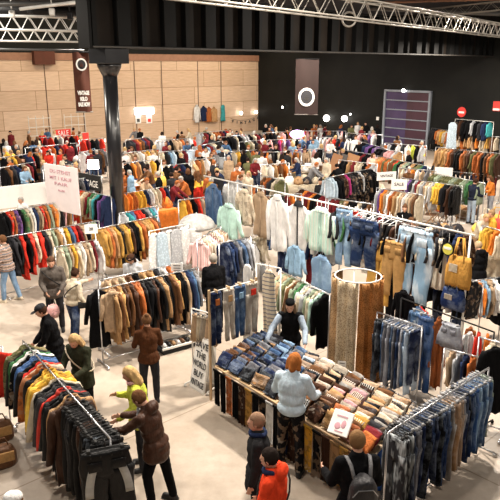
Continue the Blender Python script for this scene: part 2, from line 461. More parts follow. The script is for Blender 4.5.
# --- banners
def banner(px0, px1, ytop, ybot, Y, rz, mat, name_label, ring_y, ring_r, lines, ringmat='paper'):
    a = PD((px0+px1)/2, ytop, Y); zb = z_at(Y, ybot); H = a.z-zb
    W = (px1-px0)/ppm(a)/cos(rz)
    t = empty('hanging_banner', (a.x, a.y, zb), rz); prop(t, name_label, 'banner')
    bm = B()
    nx, nz = 6, 10
    for fy in (0, .02):
        g = [[bm.verts.new((-W/2+W*i/nx, fy+.04*sin(i*1.1+j*.3), H*j/nz)) for i in range(nx+1)] for j in range(nz+1)]
        for j in range(nz):
            for i in range(nx): bm.faces.new((g[j][i], g[j][i+1], g[j+1][i+1], g[j+1][i]))
    obj('cloth', bm, mat, t, True)
    bm = B(); tube(bm, [(-W/2-.03,0,H), (W/2+.03,0,H)], .03, 8); obj('top_bar', bm, 'plastic_black', t, True)
    bm = B(); tube(bm, [(-W/2-.03,0,0), (W/2+.03,0,0)], .025, 8); obj('bottom_bar', bm, 'truss_metal', t, True)
    cz = a.z*0 + (z_at(Y, ring_y)-zb)
    bm = B()
    pts = [(cos(i*2*pi/36), sin(i*2*pi/36)) for i in range(36)]
    k = .74
    for i in range(36):
        x0, y0 = pts[i]; x1, y1 = pts[(i+1) % 36]
        vs = [bm.verts.new((X*ring_r, -.07, cz+Z*ring_r*1.12)) for X, Z in ((x0,y0), (x1,y1), (x1*k,y1*k), (x0*k,y0*k))]
        bm.faces.new(vs)
    obj('emblem_ring', bm, ringmat, t)
    bm = B(); vs = [bm.verts.new((x*ring_r*k, -.065, cz+y*ring_r*1.12*k)) for x, y in pts]; bm.faces.new(vs); obj('emblem_disc', bm, 'ink', t)
    bm = B()
    for zz, ww in ((.25,.22), (.0,.4), (-.2,.5), (-.34,.4)): box(bm, (0, -.075, cz+zz*ring_r), (ww*ring_r*1.3, .01, .1*ring_r))
    obj('emblem_marks', bm, 'edge_grey' if lines == [] else 'banner_brown', t)
    for (txt, py, size, w) in lines:
        me = text_mesh(txt, size, .006, bold=.012); o = new_obj('lettering', me, t, 'paper')
        o.rotation_euler = (radians(90), 0, 0); o.location = (0, -.07, z_at(Y, py)-zb)
        dx = max(v.co.x for v in me.vertices)-min(v.co.x for v in me.vertices)
        o.scale = (w*W/dx, 1, 1)
    return t
banner(73, 87.5, 52, 112, 24.5, radians(24), 'banner_brown', 'brown hanging banner with white ring and lettering left of the steel column', 64.5, .2,
       [('VINTAGE', 93, .19, .74), ('KILO', 99, .19, .45), ('SALE NOW', 104.5, .19, .74)])
banner(296, 319, 59, 114.5, 41, radians(-8), 'banner_dark', 'dark brown hanging banner with white ring emblem before the black wall', 97, .5, [])

# --- roller door in dark wall
def door():
    q, rz = on_wall(405, 141, 'right'); q0, _ = on_wall(384, 141, 'right'); q1, _ = on_wall(428, 141, 'right')
    qt, _ = on_wall(405, 91, 'right'); W = (q1-q0).length; H = qt.z
    t = empty('door_1', (q.x, q.y, 0), rz); t['kind'] = 'structure'
    flat_mat('door_steel', (.3,.34,.4), .4, .3); flat_mat('door_purple', (.07,.05,.12), .3, 0, .4, .4); flat_mat('door_maroon', (.07,.035,.05), .3, 0, .3, .4)  # purple light reflected on the left leaf is put into its colour
    bm = B(); box(bm, (-W/4, -.03, H/2), (W/2, .08, H)); obj('leaf', bm, 'door_purple', t)
    bm = B(); box(bm, (W/4, -.03, H/2), (W/2, .08, H)); obj('leaf', bm, 'door_maroon', t)
    for x in (-W/2, W/2):
        bm = B(); box(bm, (x, -.08, H/2), (.16, .2, H)); obj('jamb', bm, 'door_steel', t)
    bm = B(); box(bm, (0, -.08, H), (W+.16, .2, .14)); obj('lintel', bm, 'door_steel', t)
    for k in range(1, 6):
        bm = B(); box(bm, (0, -.1, H*k/6), (W-.16, .06, .07)); obj('push_bar', bm, 'door_steel', t)
door()
def lamp_on(px, py, side, r, label, off=.5):
    q, rz = on_wall(px, py, side)
    n = V((sin(rz), -cos(rz), 0))
    q = q + n*off
    t = empty('wall_lamp', q, rz); prop(t, label, 'lamp')
    bm = B(); ell(bm, (0,0,0), (r,r,r)); obj('bulb', bm, 'lamp', t, True)
    bm = B(); tube(bm, [(0,.02,0), (0,off,0)], .03, 6); obj('bracket', bm, 'plastic_black', t)
for px, py, sd, r, lab in ((329,118,'right',.26,'bright lamp left of pair on the black wall by the banner'), (347,118.5,'right',.24,'bright lamp right of pair on the black wall by the banner'),
        (285,107,'right',.09,'small cool lamp high on the black wall left of banner'), (353,114,'right',.07,'tiny lamp just above the bright pair of wall lamps'),
        (406,90.5,'right',.13,'small lamp above the steel roller door'), (239,113,'left',.14,'round lamp above the left part of the bunting'), (254,112,'left',.14,'round lamp above the bunting at the wall corner')):
    lamp_on(px, py, sd, r, lab, .3)
# fluorescent sign on plywood
q, rz = on_wall(143.5, 111, 'left')
t = empty('light_box', (q.x, q.y, q.z), rz); prop(t, 'glowing white light box on the plywood wall right of the column', 'light box')
bm = B(); box(bm, (0,-.12,0), (1.7,.2,.5), bev=.02); obj('lit_face', bm, 'lit_panel', t)
bm = B(); box(bm, (0,-.03,0), (1.8,.05,.6)); obj('casing', bm, 'steel_white', t)
for i, (px, w) in enumerate(((138,.5), (149,.55))):
    q, rz = on_wall(px, 119, 'left'); t = empty('poster', q, rz); prop(t, ['plain pale poster under the glowing light box, nearer the column', 'pale poster with red square under the glowing light box'][i], 'poster')
    bm = B(); box(bm, (0,-.03,0), (w,.02,.7)); obj('sheet', bm, 'paper', t)
    bm = B(); box(bm, (0,-.05,-.1), (w*.5,.02,.25)); obj('print', bm, ['duct_grey', 'red_sign'][i], t)
# red signs on black wall
q, rz = on_wall(462, 112, 'right'); t = empty('round_sign', q, rz); prop(t, 'round red sign with white bar on the black wall', 'sign')
bm = B(); tube(bm, [(0,-.02,0), (0,-.06,0)], .33, 28); obj('disc', bm, 'red_sign', t)
bm = B(); box(bm, (0,-.075,-.02), (.42,.02,.13)); obj('white_bar', bm, 'paper', t)
q, rz = on_wall(497, 107, 'right'); t = empty('square_sign', q, rz); prop(t, 'square red sign with white foot at the far right of black wall', 'sign')
bm = B(); box(bm, (0,-.04,.05), (.5,.03,.6)); obj('plate', bm, 'red_sign', t)
bm = B(); box(bm, (0,-.06,-.15), (.44,.02,.13)); obj('white_bar', bm, 'paper', t)
q, rz = on_wall(378, 118.5, 'right'); bm = B(); box(bm, (0,-.04,0), (.25,.04,.25), bev=.01); o = obj('notice', bm, 'paper'); o.location = q; o.rotation_euler = (0,0,rz); prop(o, 'small white notice on the black wall left of roller door', 'notice')
# bunting letters
t0, rz = on_wall(229, 121, 'left'); t1, _ = on_wall(258, 117, 'left')
bt = empty('bunting', t0, rz); prop(bt, 'white string bunting with dark letters below lamps on plywood wall', 'bunting')
L = (t1-t0).length
bm = B(); tube(bm, [(L*i/12, -.2, (t1.z-t0.z)*i/12 + .25 - .35*sin(pi*i/12)) for i in range(13)], .015, 5); obj('string', bm, 'plastic_black', bt)
for i, ch in enumerate('VINTAGE'):
    x = L*(i+.5)/7; z = (t1.z-t0.z)*(i+.5)/7 - .35*sin(pi*(i+.5)/7)
    me = text_mesh(ch, .34, .02, bold=.01); o = new_obj('letter', me, bt, 'ink'); o.location = (x, -.25, z+.05); o.rotation_euler = (radians(90), 0, 0)

# ================================================================ garments
# every garment hangs with its origin at the rail, local X = across the shoulders, local Y = thickness
def body_rings(prof, rnd, n=30, fold=.014, thick=.05, k=3):
    ph = [rnd.uniform(0, 6.28) for _ in range(4)]; rings = []
    z0 = prof[0][0]; zl = prof[-1][0]
    for (z, w, th) in prof:
        f = (z0-z)/max(.01, z0-zl); r = []
        for i in range(n):
            a = 2*pi*i/n
            x = w*(abs(cos(a))**.8)*(1 if cos(a) >= 0 else -1); y = th*(abs(sin(a))**.7)*(1 if sin(a) >= 0 else -1)
            wob = fold*(.25+.75*f)*(sin(k*4*x/.25+ph[0]+z*2.2) + .6*sin(9*x/.25+ph[1]-z*3) + .4*sin(24*x/.25+ph[3]+z*5))
            r.append(V((x + .012*sin(z*9+ph[2]), y+wob, z + (.012*sin(5*a+ph[3]) if z == zl else 0))))
        rings.append(r)
    return rings
def make_top(kind, L=.72, seed=0, sleeves=True, flare=1.0, w=.23, th=.035, slen=.56, neck=.07):
    rnd = random.Random(seed); bm = B()
    prof = [(-.055, neck, th*.6), (-.075, neck+.03, th*.8), (-.1, w*.72, th*.8), (-.135, w*.93, th*.9), (-.2, w, th)]
    m = 7
    for i in range(1, m+1):
        f = i/m; prof.append((-.2-(L-.13)*f, w*(.97 + (flare-1)*f - .04*sin(pi*f)), th*(1+.35*f)))
    loft(bm, body_rings(prof, rnd, th=th) if False else body_rings(prof, rnd, thick=th))
    if sleeves:
        for s in (-1, 1):
            j = rnd.uniform(-.02, .03); pts = []; N_ = 7
            for i in range(N_+1):
                f = i/N_
                pts.append((s*(w*.86+.06*f**.6+.045*f+j*f), .02*sin(f*5+seed) + .015*f, -.13 - slen*f))
            rings = []
            for i, p in enumerate(pts):
                f = i/N_; rx = (.075 - .028*f)*(w/.23); ry = th*(.95-.1*f) + .006*sin(f*14+seed)
                if i == 0: rx *= .8
                rings.append([V((p[0]+rx*cos(2*pi*q/10), p[1]+ry*sin(2*pi*q/10), p[2])) for q in range(10)])
            loft(bm, rings)
    return to_mesh(bm, kind)
def make_collar(w=.075, th=.032, h=.06, spread=.03):
    bm = B(); rings = []
    for (z, a, b) in ((-.10, w+spread, th+.018), (-.07, w+.02, th+.014), (-.07+h*.6, w-.005, th+.006), (-.07+h*.5, w-.018, th-.008), (-.085, w-.012, th-.006)):
        rings.append([V((a*cos(2*pi*q/14), b*sin(2*pi*q/14), z)) for q in range(14)])
    loft(bm, rings, False)
    return to_mesh(bm, 'collar')
def make_placket(L, th=.05):
    bm = B(); rings = []
    for i in range(7):
        f = i/6; z = -.1-(L-.04)*f; y = th*(.78+.42*f)
        rings.append([V((x, sy, z)) for x, sy in ((-.016, -y-.004), (.016, -y-.004), (.016, y+.004), (-.016, y+.004))])
    loft(bm, rings); return to_mesh(bm, 'placket')
def make_trousers(kind, L=1.0, seed=0, w=.19, leg=.105, th=.035, spread=.0):
    rnd = random.Random(seed); bm = B()
    loft(bm, body_rings([(-.1, w*.86, th), (-.16, w*.93, th*1.1), (-.25, w, th*1.25), (-.36, w*1.02, th*1.2), (-.42, w*.98, th*.9)], rnd, fold=.004))
    for s in (-1, 1):
        rings = []
        for i in range(9):
            f = i/8; z = -.3-(L-.2)*f; r = leg*(1.0-.28*f); ry = th*(1.15-.25*f)
            x0 = s*(w*.52 + spread*f)+.01*sin(f*6+seed+s); y0 = .008*sin(f*8+seed*2+s)
            rings.append([V((x0+r*cos(2*pi*q/12), y0+ry*sin(2*pi*q/12)+.004*sin(3*q+f*20), z)) for q in range(12)])
        loft(bm, rings)
    return to_mesh(bm, kind)
def make_waistband(w=.165, th=.04):
    bm = B()
    rings = [[V((a*cos(2*pi*q/18), b*sin(2*pi*q/18), z)) for q in range(18)] for z, a, b in ((-.135, w+.014, th+.012), (-.095, w+.009, th+.009), (-.095, w-.004, th-.004), (-.12, w-.004, th-.004))]
    loft(bm, rings, False)
    for x in (-.11, -.04, .04, .11):
        for s in (-1, 1): box(bm, (x, s*(th+.012)*.93, -.115), (.012, .008, .05))
    return to_mesh(bm, 'waistband')
def make_pocket(s, th=.05):
    bm = B(); box(bm, (s*.085, -th, -.25), (.1, .014, .11), bev=.003)
    return to_mesh(bm, 'pocket%d' % s)
def make_skirt(seed=0, L=.55):
    bm = B(); loft(bm, body_rings([(-.1,.15,.03), (-.16,.17,.04), (-.3,.2,.045), (-.45,.225,.05), (-.1-L,.245,.055)], random.Random(seed), fold=.015)); return to_mesh(bm, 'skirt')
def make_hanger():
    bm = B()
    hook = [(0,-.0,-.055), (0,0,-.02)] + [(0, .018-.018*cos(a), .0+.018*sin(a)) for a in (0, .8, 1.6, 2.4, 3.1)]
    tube(bm, hook, .0035, 5)
    tube(bm, [(-.2,0,-.13), (-.1,0,-.088), (0,0,-.055), (.1,0,-.088), (.2,0,-.13)], .007, 5)
    tube(bm, [(-.2,0,-.13), (.2,0,-.13)], .005, 5)
    return to_mesh(bm, 'hanger', 'tint')
def make_clip_hanger():
    bm = B()
    tube(bm, [(0,0,-.06), (0,0,-.02)] + [(0, .02-.02*cos(a), .02*sin(a)) for a in (0, .8, 1.6, 2.4, 3.1)], .005, 5)
    tube(bm, [(-.16,0,-.062), (.16,0,-.062)], .007, 6)
    for s in (-1, 1): box(bm, (s*.12, 0, -.085), (.03, .05, .055), bev=.005)
    return to_mesh(bm, 'hanger', 'tint')
HANG, CLIP = make_hanger(), make_clip_hanger()
COLLAR = [make_collar(), make_collar(.085, .04, .075, .05)]
WB_, PK_ = make_waistband(), (make_pocket(-1), make_pocket(1))
PLK = {}
def placket(L):
    k = round(L, 1)
    if k not in PLK: PLK[k] = make_placket(k)
    return PLK[k]
K = {  # kind: (list of meshes, nominal width, nominal length, parts)
 'coat': ([make_top('coat', .95, s, True, 1.06, .235, .033, .6) for s in range(3)], .56, 1.02, 'top'),
 'jacket': ([make_top('jacket', .64, 10+s, True, .98, .24, .036, .58) for s in range(3)], .58, .71, 'top'),
 'shirt': ([make_top('shirt', .7, 20+s, True, 1.0, .205, .028, .54, .06) for s in range(3)], .60, .77, 'top'),
 'sweater': ([make_top('sweater', .6, 30+s, True, .95, .23, .04, .56) for s in range(2)], .56, .67, 'knit'),
 'vest': ([make_top('vest', .55, 40, False, 1.0, .2, .035)], .42, .62, 'top'),
 'dress': ([make_top('dress', 1.1, 50+s, False, 1.35, .18, .035) for s in range(2)], .48, 1.17, 'plain'),
 'long_coat': ([make_top('long_coat', 1.15, 60, True, 1.15, .23, .05, .6)], .58, 1.22, 'top'),
 'trousers': ([make_trousers('trousers', 1.0, s) for s in range(3)], .42, 1.1, 'legs'),
 'jeans': ([make_trousers('jeans', 1.0, 5+s) for s in range(3)], .42, 1.1, 'legs'),
 'skirt': ([make_skirt()], .48, .62, 'skirt'),
}
VAR = {}
def var_mesh(kind, i, mat):
    """one shared mesh per kind, variant and fabric"""
    key = (kind, i, mat)
    if key not in VAR:
        me = K[kind][0][i].copy(); me.materials.clear(); me.materials.append(M['cloth_'+mat]); VAR[key] = me
    return VAR[key]
def part_mesh(src, mat):
    key = (src.name, mat)
    if key not in VAR:
        me = src.copy(); me.materials.clear(); me.materials.append(M['cloth_'+mat]); VAR[key] = me
    return VAR[key]
PROTO = {}
def garment(kind, c, mat, loc, rz, label, group=None, sc=(1,1,1), hanger=True, collar=None, front=False, cat=None):
    meshes, w, L, st = K[kind]; i = RND.randrange(len(meshes))
    o = new_obj(kind, var_mesh(kind, i, mat)); o.location = loc; o.rotation_euler = (RND.uniform(-.02,.02), RND.uniform(-.04,.04), rz)
    o.scale = sc; col(o, c, .15)
    prop(o, label, cat or {'long_coat': 'coat'}.get(kind, kind), group)
    if mat in ('leather','denim') and kind in ('coat','jacket','shirt'): o.name = mat+'_'+kind
    def part(name, me, cc=None):
        p = new_obj(name, me, o); p.color = o.color if cc is None else (*cc, 1); return p
    if hanger: part('hanger', HANG if st in ('top','plain','knit') else CLIP, (.015,.015,.015) if c in ('black','chocolate','charcoal') or st not in ('legs','skirt') else (.3,.3,.31))
    if hanger == 2: pass
    cc = COL[collar] if collar else tuple(x*.72 for x in o.color[:3])
    if st in ('top','knit') and hanger:
        part('collar', part_mesh(COLLAR[i % 2], mat if mat != 'print' else 'plain'), cc)
        if front and st == 'top': part('placket', part_mesh(placket(L-.05), 'plain'), cc)
    if st in ('legs','skirt') and hanger:
        part('waistband', part_mesh(WB_, mat), cc)
        if front:
            for sg in (0, 1): part('pocket', part_mesh(PK_[sg], mat), cc)
    return o
KC = {'long_coat': 'long coat'}
MN = {'plain': '', 'leather': 'leather ', 'denim': 'denim ', 'acid': 'bleached ', 'stripe': 'striped ', 'hoops': 'hooped ', 'print': 'patterned ', 'check': 'checked ', 'knit': 'knitted ', 'leopard': 'leopard ', 'lace': 'lace '}
def clothes_rack(a, b, label, z=None, posts=(0, 1), feet=True, mat='chrome', rad=.014):
    a, b = V(a), V(b); d = b-a; L = math.hypot(d.x, d.y); rz = atan2(d.y, d.x); zz = a.z
    t = empty('clothes_rack', (a.x, a.y, 0), rz); prop(t, label, 'clothes rack')
    e = .06
    bm = B(); tube(bm, [(-e,0,a.z), (L+e,0,b.z)], rad, 8); obj('rail', bm, mat, t, True)
    for f in posts:
        x = -e+(L+2*e)*f; zt = a.z+(b.z-a.z)*f
        bm = B(); tube(bm, [(x,0,.06), (x,0,zt)], rad, 8); obj('post', bm, mat, t, True)
        if feet:
            bm = B(); tube(bm, [(x,-.25,.06), (x,.25,.06)], rad, 8)
            for s in (-1, 1): ell(bm, (x, s*.24, .03), (.03,.03,.03), None, 8, 6)
            obj('foot_bar', bm, mat, t, True)
    if feet:
        bm = B(); tube(bm, [(-e,0,.12), (L+e,0,.12)], rad*.8, 6); obj('lower_bar', bm, mat, t, True)
    return t
def fill_rack(a, b, spec, phrase, end, step=.095, sc=1.0, t0=.02, t1=.98, hanger=True, zoff=0, jit=.14, dy=0):
    """spec: list of 'colour kind mat' spread evenly from a to b; each becomes one or more garments on the rail"""
    a, b = V(a), V(b); d = b-a; L = d.length; rz = atan2(d.y, d.x)
    n = max(1, int(L*(t1-t0)/step)); out = []
    for i in range(n):
        f = t0+(t1-t0)*(i+.5)/n
        s = spec[min(len(spec)-1, int(i*len(spec)/n))].split()
        c, kind, mat = s[0], s[1], (s[2] if len(s) > 2 else 'plain')
        p = a+d*f; side = V((-sin(rz), cos(rz), 0))*(dy+RND.uniform(-.015,.015))
        k = sc*RND.uniform(.92, 1.06)
        lab = f"{CN[c]} {MN[mat]}{KC.get(kind, kind)}, {ordinal(i+1)} from {end} on the {phrase}"
        out.append(garment(kind, c, mat, p+side+V((0,0,zoff)), rz+pi/2+RND.uniform(-jit, jit), lab, 'clothes on the '+phrase,
                (k, sc*RND.uniform(.9,1.1)*min(1.15, step/.085), k*RND.uniform(.94,1.06)), hanger))
    return out
def rack(pa, pb, z, spec, phrase, end, rlabel, step=.095, sc=1.0, z2=None, mat='chrome', posts=(0,1), **kw):
    a = P(pa[0], pa[1], z); b = P(pb[0], pb[1], z if z2 is None else z2)
    clothes_rack(a, b, rlabel, mat=mat, posts=posts)
    return fill_rack(a, b, spec, phrase, end, step, sc, **kw)

# ---- foreground left: dark rail
A1, B1 = P(24,342,1.5), P(108,436,1.5)
clothes_rack(A1, B1, 'chrome clothes rack of dark leathers in the lower left corner', posts=(0,1))
fill_rack(A1, B1, ['olive jacket print','black jacket leather','green jacket','white jacket stripe','black jacket print','blue jacket leather','black jacket leather','red jacket print','cream jacket','rust jacket print',
  'black jacket leather','mustard jacket print','yellow jacket','mustard jacket','cream jacket','black jacket leather','charcoal jacket leather','red jacket leather','black coat leather','black coat leather','tan coat leather','chocolate coat leather'],
  'dark leather rail at lower left', 'far', .085, 1.2, .0, .66)
fill_rack(A1+(B1-A1)*.66, B1, ['black trousers leather','charcoal trousers leather','black trousers leather','chocolate trousers leather','black trousers leather','black trousers denim','black trousers leather'],
  'biker trouser rail at lower left', 'far', .062, 1.15, 0, .97)
def knee(o):
    for s in (-1, 1):
        bm = B(); rings = []
        for i in range(9):
            f = i/8; rings.append([V((s*(.085+.06*sin(pi*f*.5)) + x*.03, y, -.2-.42*f)) for x, y in ((-1,-.052), (1,-.052), (1,-.02), (-1,-.02))])
        loft(bm, rings); p = obj('knee_panel', bm, 'cloth_plain', o, True); col(p, 'silver'); p.color = (.42,.42,.4,1); p['label'] = 'light grey curved leg panel'
p = B1+(B1-A1).normalized()*.1+V((-.07,-.05,0))
o = garment('trousers', 'black', 'leather', p, atan2((B1-A1).y, (B1-A1).x)+pi/2-.3, 'black biker trousers with grey curved knee panels at the near end of lower left rail', None, (1.65,1.2,1.12), True, front=True)
knee(o)
# red coat and brown bags at left border
o = garment('coat', 'red', 'plain', P(-6,350,1.45), .3, 'bright red coat cut by the left edge of the photo, level with dark rail', None, (1,1.3,.8))
clothes_rack(P(-22,352,1.45), P(-2,347,1.45), 'clothes rack at the left edge holding the bright red coat')

# ---- coats in the middle left
A2, B2 = P(101,289,1.62), P(196,268,1.62)
rack((101,289), (196,268), 1.62, ['tan coat','brown coat','camel coat leather','chocolate coat leather','brown coat','chocolate coat leather','rust coat leather','rust coat leather','black coat leather','black long_coat','black coat leather','chocolate coat leather','black coat leather','tan coat leather','black coat leather','black coat','brown coat leather','camel coat leather','black coat','black coat','beige coat','navy coat','denim coat','grey coat'],
  'long coat rail behind the sandwich board', 'left', 'chrome rack of long coats between the shopping women and sandwich board', .08, 1.1, t0=.08)
A2b, B2b = P(102,280,1.62), P(180,263,1.62)
rack((102,280), (180,263), 1.62, ['beige coat','cream coat','brown coat leather','black coat','tan coat','charcoal coat','white shirt','rust coat','cream shirt'],
  'second coat rail right behind the long coats', 'left', 'chrome rack standing right behind the long coat rack', .16)
o = garment('long_coat', 'black', 'plain', P(98,288,1.62), .5, 'plain black long-sleeved dress hanging outward at the end of long coat rail', None, (.85,1.3,1.0)); o['category'] = 'dress'
o = garment('coat', 'beige', 'plain', P(112,289,1.62), .5, 'beige trench coat facing outward beside the plain black dress', None, (.8,1.3,.85), front=True)
# ---- brown suede rail by the column
rack((97,229), (156,216), 1.75, ['gold coat leather','rust coat leather','tan coat leather','gold coat','black coat leather','gold coat leather','mustard coat leather','chocolate coat leather','black coat','gold coat leather','rust coat leather','camel coat leather','camel coat','gold coat leather','rust coat leather','brown coat leather'],
  'golden suede rail right of the column', 'left', 'clothes rack of golden suede coats just in front of the black column', .1, 1.05)
# ---- far left rails
rack((-4,213), (70,200), 1.6, ['black shirt','black shirt','red shirt print','rust shirt print','purple shirt print','black shirt','green shirt print','cream shirt','white shirt','navy shirt','orange shirt','beige shirt','red shirt print','rust shirt','sage shirt','orange shirt print','cream shirt','charcoal shirt','pink shirt','tan shirt','denim shirt','teal shirt'],
  'colourful shirt rail below the white board', 'left', 'rack of colourful shirts below the white board at left', .12, 1.12)
rack((2,238), (97,221), 1.6, ['black coat','charcoal coat','black coat leather','red coat','black coat','red coat leather','red coat','cream shirt','red coat','charcoal shirt','cream shirt print','sage shirt','beige shirt','tan coat','white shirt','mustard shirt','denim shirt','red shirt','cream shirt','burgundy shirt','beige shirt','black coat','white shirt print','sage shirt','tan shirt'],
  'red and black coat rail at left', 'left', 'long rack of red and black coats behind the striped sweater man', .12, 1.05)
rack((57,247), (98,239), 1.45, ['cream shirt','sage shirt','white shirt stripe','beige shirt','mustard shirt','silver shirt','cream shirt','white shirt','sage shirt print','beige shirt','cream shirt','tan shirt','burgundy shirt','white shirt','red shirt'],
  'pale shirt rail left of suede coats', 'left', 'short rack of pale shirts behind the grey jacket man', .1, 1.08)
rack((76,189), (110,196), 1.6, ['red coat','rust coat','cream shirt','beige shirt','burgundy shirt','green shirt','sage shirt','teal coat','black coat','purple coat','navy coat'],
  'short rail between pink poster and column', 'left', 'short clothes rack between the pink poster and the column', .15, 1.15)
rack((121,213), (156,206), 1.6, ['silver coat','teal coat','denim coat','red coat','red coat','charcoal coat','silver shirt','teal shirt','sky shirt','burgundy coat'],
  'red and grey coat rail right behind column', 'column', 'short rack of red and grey coats behind the suede rail', .14, 1.0)
rack((121,194), (168,186), 1.5, ['orange shirt','rust shirt','mustard shirt','navy shirt','white shirt','cream shirt','red shirt','navy coat'], 'orange shirt rail behind the column rack', 'left', 'clothes rack with orange shirts further behind the column', .17, .9)
# white lace dresses
a, b = P(151,231,1.85), P(186,224,1.85)
clothes_rack(a, b, 'white rack of lace dresses right of the golden suede rail', mat='steel_white')
d = b-a; rz = atan2(d.y, d.x)
for i, c in enumerate(['white','pale_blue','white','silver','white']):
    garment('dress', c, 'lace', a+d*(.08+.21*i)+V((0,-.03-.06*(i % 2),0)), rz+RND.uniform(-.15,.15), f'sheer {CN[c]} lace dress facing outward, {ordinal(i+1)} from the left on the white rack', 'lace dresses on the white rack', (.9,1,1.05))
# striped pale shirts beside it, fan
rack((198,240), (220,226), 1.62, ['pink shirt stripe','beige shirt stripe','cream shirt stripe','silver shirt stripe','burgundy shirt stripe','beige shirt stripe','white shirt stripe','tan shirt stripe','brown shirt stripe'],
  'striped shirt rail behind white parasol', 'near', 'rack of pale striped shirts in front of the white parasol', .15, 1.1)
rack((221,243), (249,237), 1.62, ['navy coat denim','indigo coat denim','navy coat','grey coat denim','denim coat denim','grey coat denim','silver coat'],
  'navy denim rail under the mint blouse', 'left', 'clothes rack of navy denim under the mint blouse', .11, 1.05)
# shirts behind the vendor
rack((281,271), (328,294), 1.62, ['beige shirt','sage shirt','beige shirt','sage shirt','olive shirt','cream shirt','sage shirt','brown shirt','sage shirt','green shirt','silver shirt','cream shirt','mint shirt','silver shirt','sage shirt','cream shirt','mint shirt','black coat','black coat'],
  'sage rail behind the stall keeper', 'far', 'rack of sage and beige shirts right behind the stall keeper', .095, 1.12)

# ---- high rail across the denim stall
HA, HB = P(205,176,2.8), P(472,235,2.8)
d = HB-HA; HL = d.length; Hrz = atan2(d.y, d.x)
ht = clothes_rack(HA, HB, 'very long high rail carrying front-facing garments across the denim stall', posts=(.18,.47,.72,.99), feet=False, mat='steel_white', rad=.02)
HT = {}
def on_high(px, back=0.0):
    lo, hi = 0.0, 1.05
    for _ in range(40):
        m = (lo+hi)/2
        if px_of(HA+d_h*m)[0] < px: lo = m
        else: hi = m
    p = HA+d_h*((lo+hi)/2)
    return p + V((-sin(Hrz), cos(Hrz), 0))*back
d_h = HB-HA
def show(kind, c, mat, px, yt, yb, w, label, back=-.06, turn=0, collar=None, front=True, hanger=True, cat=None, name=None):
    """a garment displayed flat towards the aisle, hung below the high rail"""
    p = on_high(px, back); zt = z_at(p.y, yt); zb = z_at(p.y, yb)
    nominal_w, nominal_L = K[kind][1], K[kind][2]
    L = (zt-zb); k = L/(nominal_L-.03); W = w/ppm(V((p.x,p.y,zt)))/cos(Hrz)
    top = .055 if K[kind][3] not in ('legs','skirt') else .09
    o = garment(kind, c, mat, V((p.x, p.y, zt+top*k)), Hrz+turn, label, None, (W/nominal_w, 1.15, k), hanger, collar, front, cat)
    if zt+top*k < 2.74 and hanger:
        bm = B(); tube(bm, [(0,0,0), (0,0,(2.8-zt-top*k)/k)], .004, 5); obj('hanging_cord', bm, 'paper', o, True)
    return o
show('shirt','mustard','plain',207,183,215,13,'mustard shirt at the far left of the high front-facing row',.12)
show('shirt','denim','denim',215,185,225,20,'blue denim shirt hanging left of the cream blouse on the high rail')
show('shirt','white','lace',231,183,215,25,'cream-white blouse above the mint blouse on the high rail',.1)
show('shirt','mint','plain',233,205,240,26,'mint green blouse hanging below the cream-white blouse',-.15)
show('shirt','cream','print',246,190,226,20,'pale floral blouse between mint blouse and tan shirt')
show('shirt','beige','plain',261,193,238,26,'plain tan shirt left of the two white shirts on high rail',.0)
show('shirt','white','plain',279,196,252,24,'plain white shirt right of the tan shirt on high rail')
show('jacket','white','plain',299,203,252,22,'white jacket with dark trim beside plain white shirt',.0,collar='charcoal')
show('shirt','mint','stripe',323,209,253,32,'wide green and white striped shirt in the middle of high rail',-.05)
show('jeans','sky','denim',345,209,268,16,'pale blue jeans hanging straight from the high rail',-.03)
show('shirt','red','plain',354,212,240,14,'red shirt between pale jeans and dark jeans on high rail',.05)
show('shirt','orange','plain',352,236,262,12,'small orange shirt below the red shirt',.12)
show('shirt','green','plain',337,212,255,10,'narrow green shirt edge beside the striped shirt',.1)
show('jeans','indigo','denim',368,219,271,25,'dark indigo jeans hanging from high rail above leopard cubicle',-.1)
show('trousers','gold','plain',384,240,306,22,'golden brown work trousers, left of two tan pairs',-.04)
show('trousers','camel','plain',400,241,300,21,'golden brown cargo trousers with badge, right of two tan pairs',-.12)
show('jeans','sky','acid',419,229,305,31,'bleached blue jeans with white blotches near high rail end',-.08)
show('jacket','chocolate','print',434,236,288,18,'dark patterned jacket right of the bleached jeans',.05)
show('shirt','cream','stripe',443,240,290,15,'cream and black striped blouse left of mustard tote',.0)
show('shirt','charcoal','print',452,240,280,18,'dark patterned blouse behind the mustard tote handles',.2)
show('jacket','charcoal','plain',392,224,256,18,'charcoal jacket hanging behind the two tan trousers',.35)
show('trousers','black','plain',378,262,320,14,'black trousers hanging behind the golden brown work trousers',.4)
# lower layer of stall wall
show('shirt','cream','plain',250,238,262,18,'cream shirt hanging under the tan shirt',.3)
show('vest','white','plain',248,243,292,16,'long white top beside the grey striped dress',.15)
qa, qb = P(259,264,2.25), P(278,268,2.25)
hr_ = clothes_rack(qa, qb, 'tall narrow stand with the hooped dress, left of the stall keeper', mat='steel_white')
hz_ = P(268,247,2.3)
garment('dress','cream','hoops', V((qa+qb)*.5)+V((0,-.08,.05)), atan2((qb-qa).y,(qb-qa).x), 'long cream dress with thin grey hoops on a stand left of stall keeper', None, (.72,1.3,1.62), True)
garment('dress','white','plain', V(qa)+V((-.22,.05,.05)), atan2((qb-qa).y,(qb-qa).x), 'plain white dress half hidden behind the hooped dress', None, (.6,1.3,1.35), True)
show('jacket','navy','denim',284,246,276,14,'dark blue denim jacket right of the hooped dress',.1)
show('shirt','sky','plain',298,246,276,19,'sky blue T-shirt above the sage shirt rail',-.05)
show('jacket','burgundy','plain',313,254,286,14,'burgundy jacket between blue T-shirt and denim vest',.15)
show('vest','sky','denim',328,257,291,19,'light denim sleeveless vest left of the leopard cubicle',-.12)
show('shirt','cream','plain',335,285,326,11,'cream shirt hanging beside the leopard cubicle',.25)
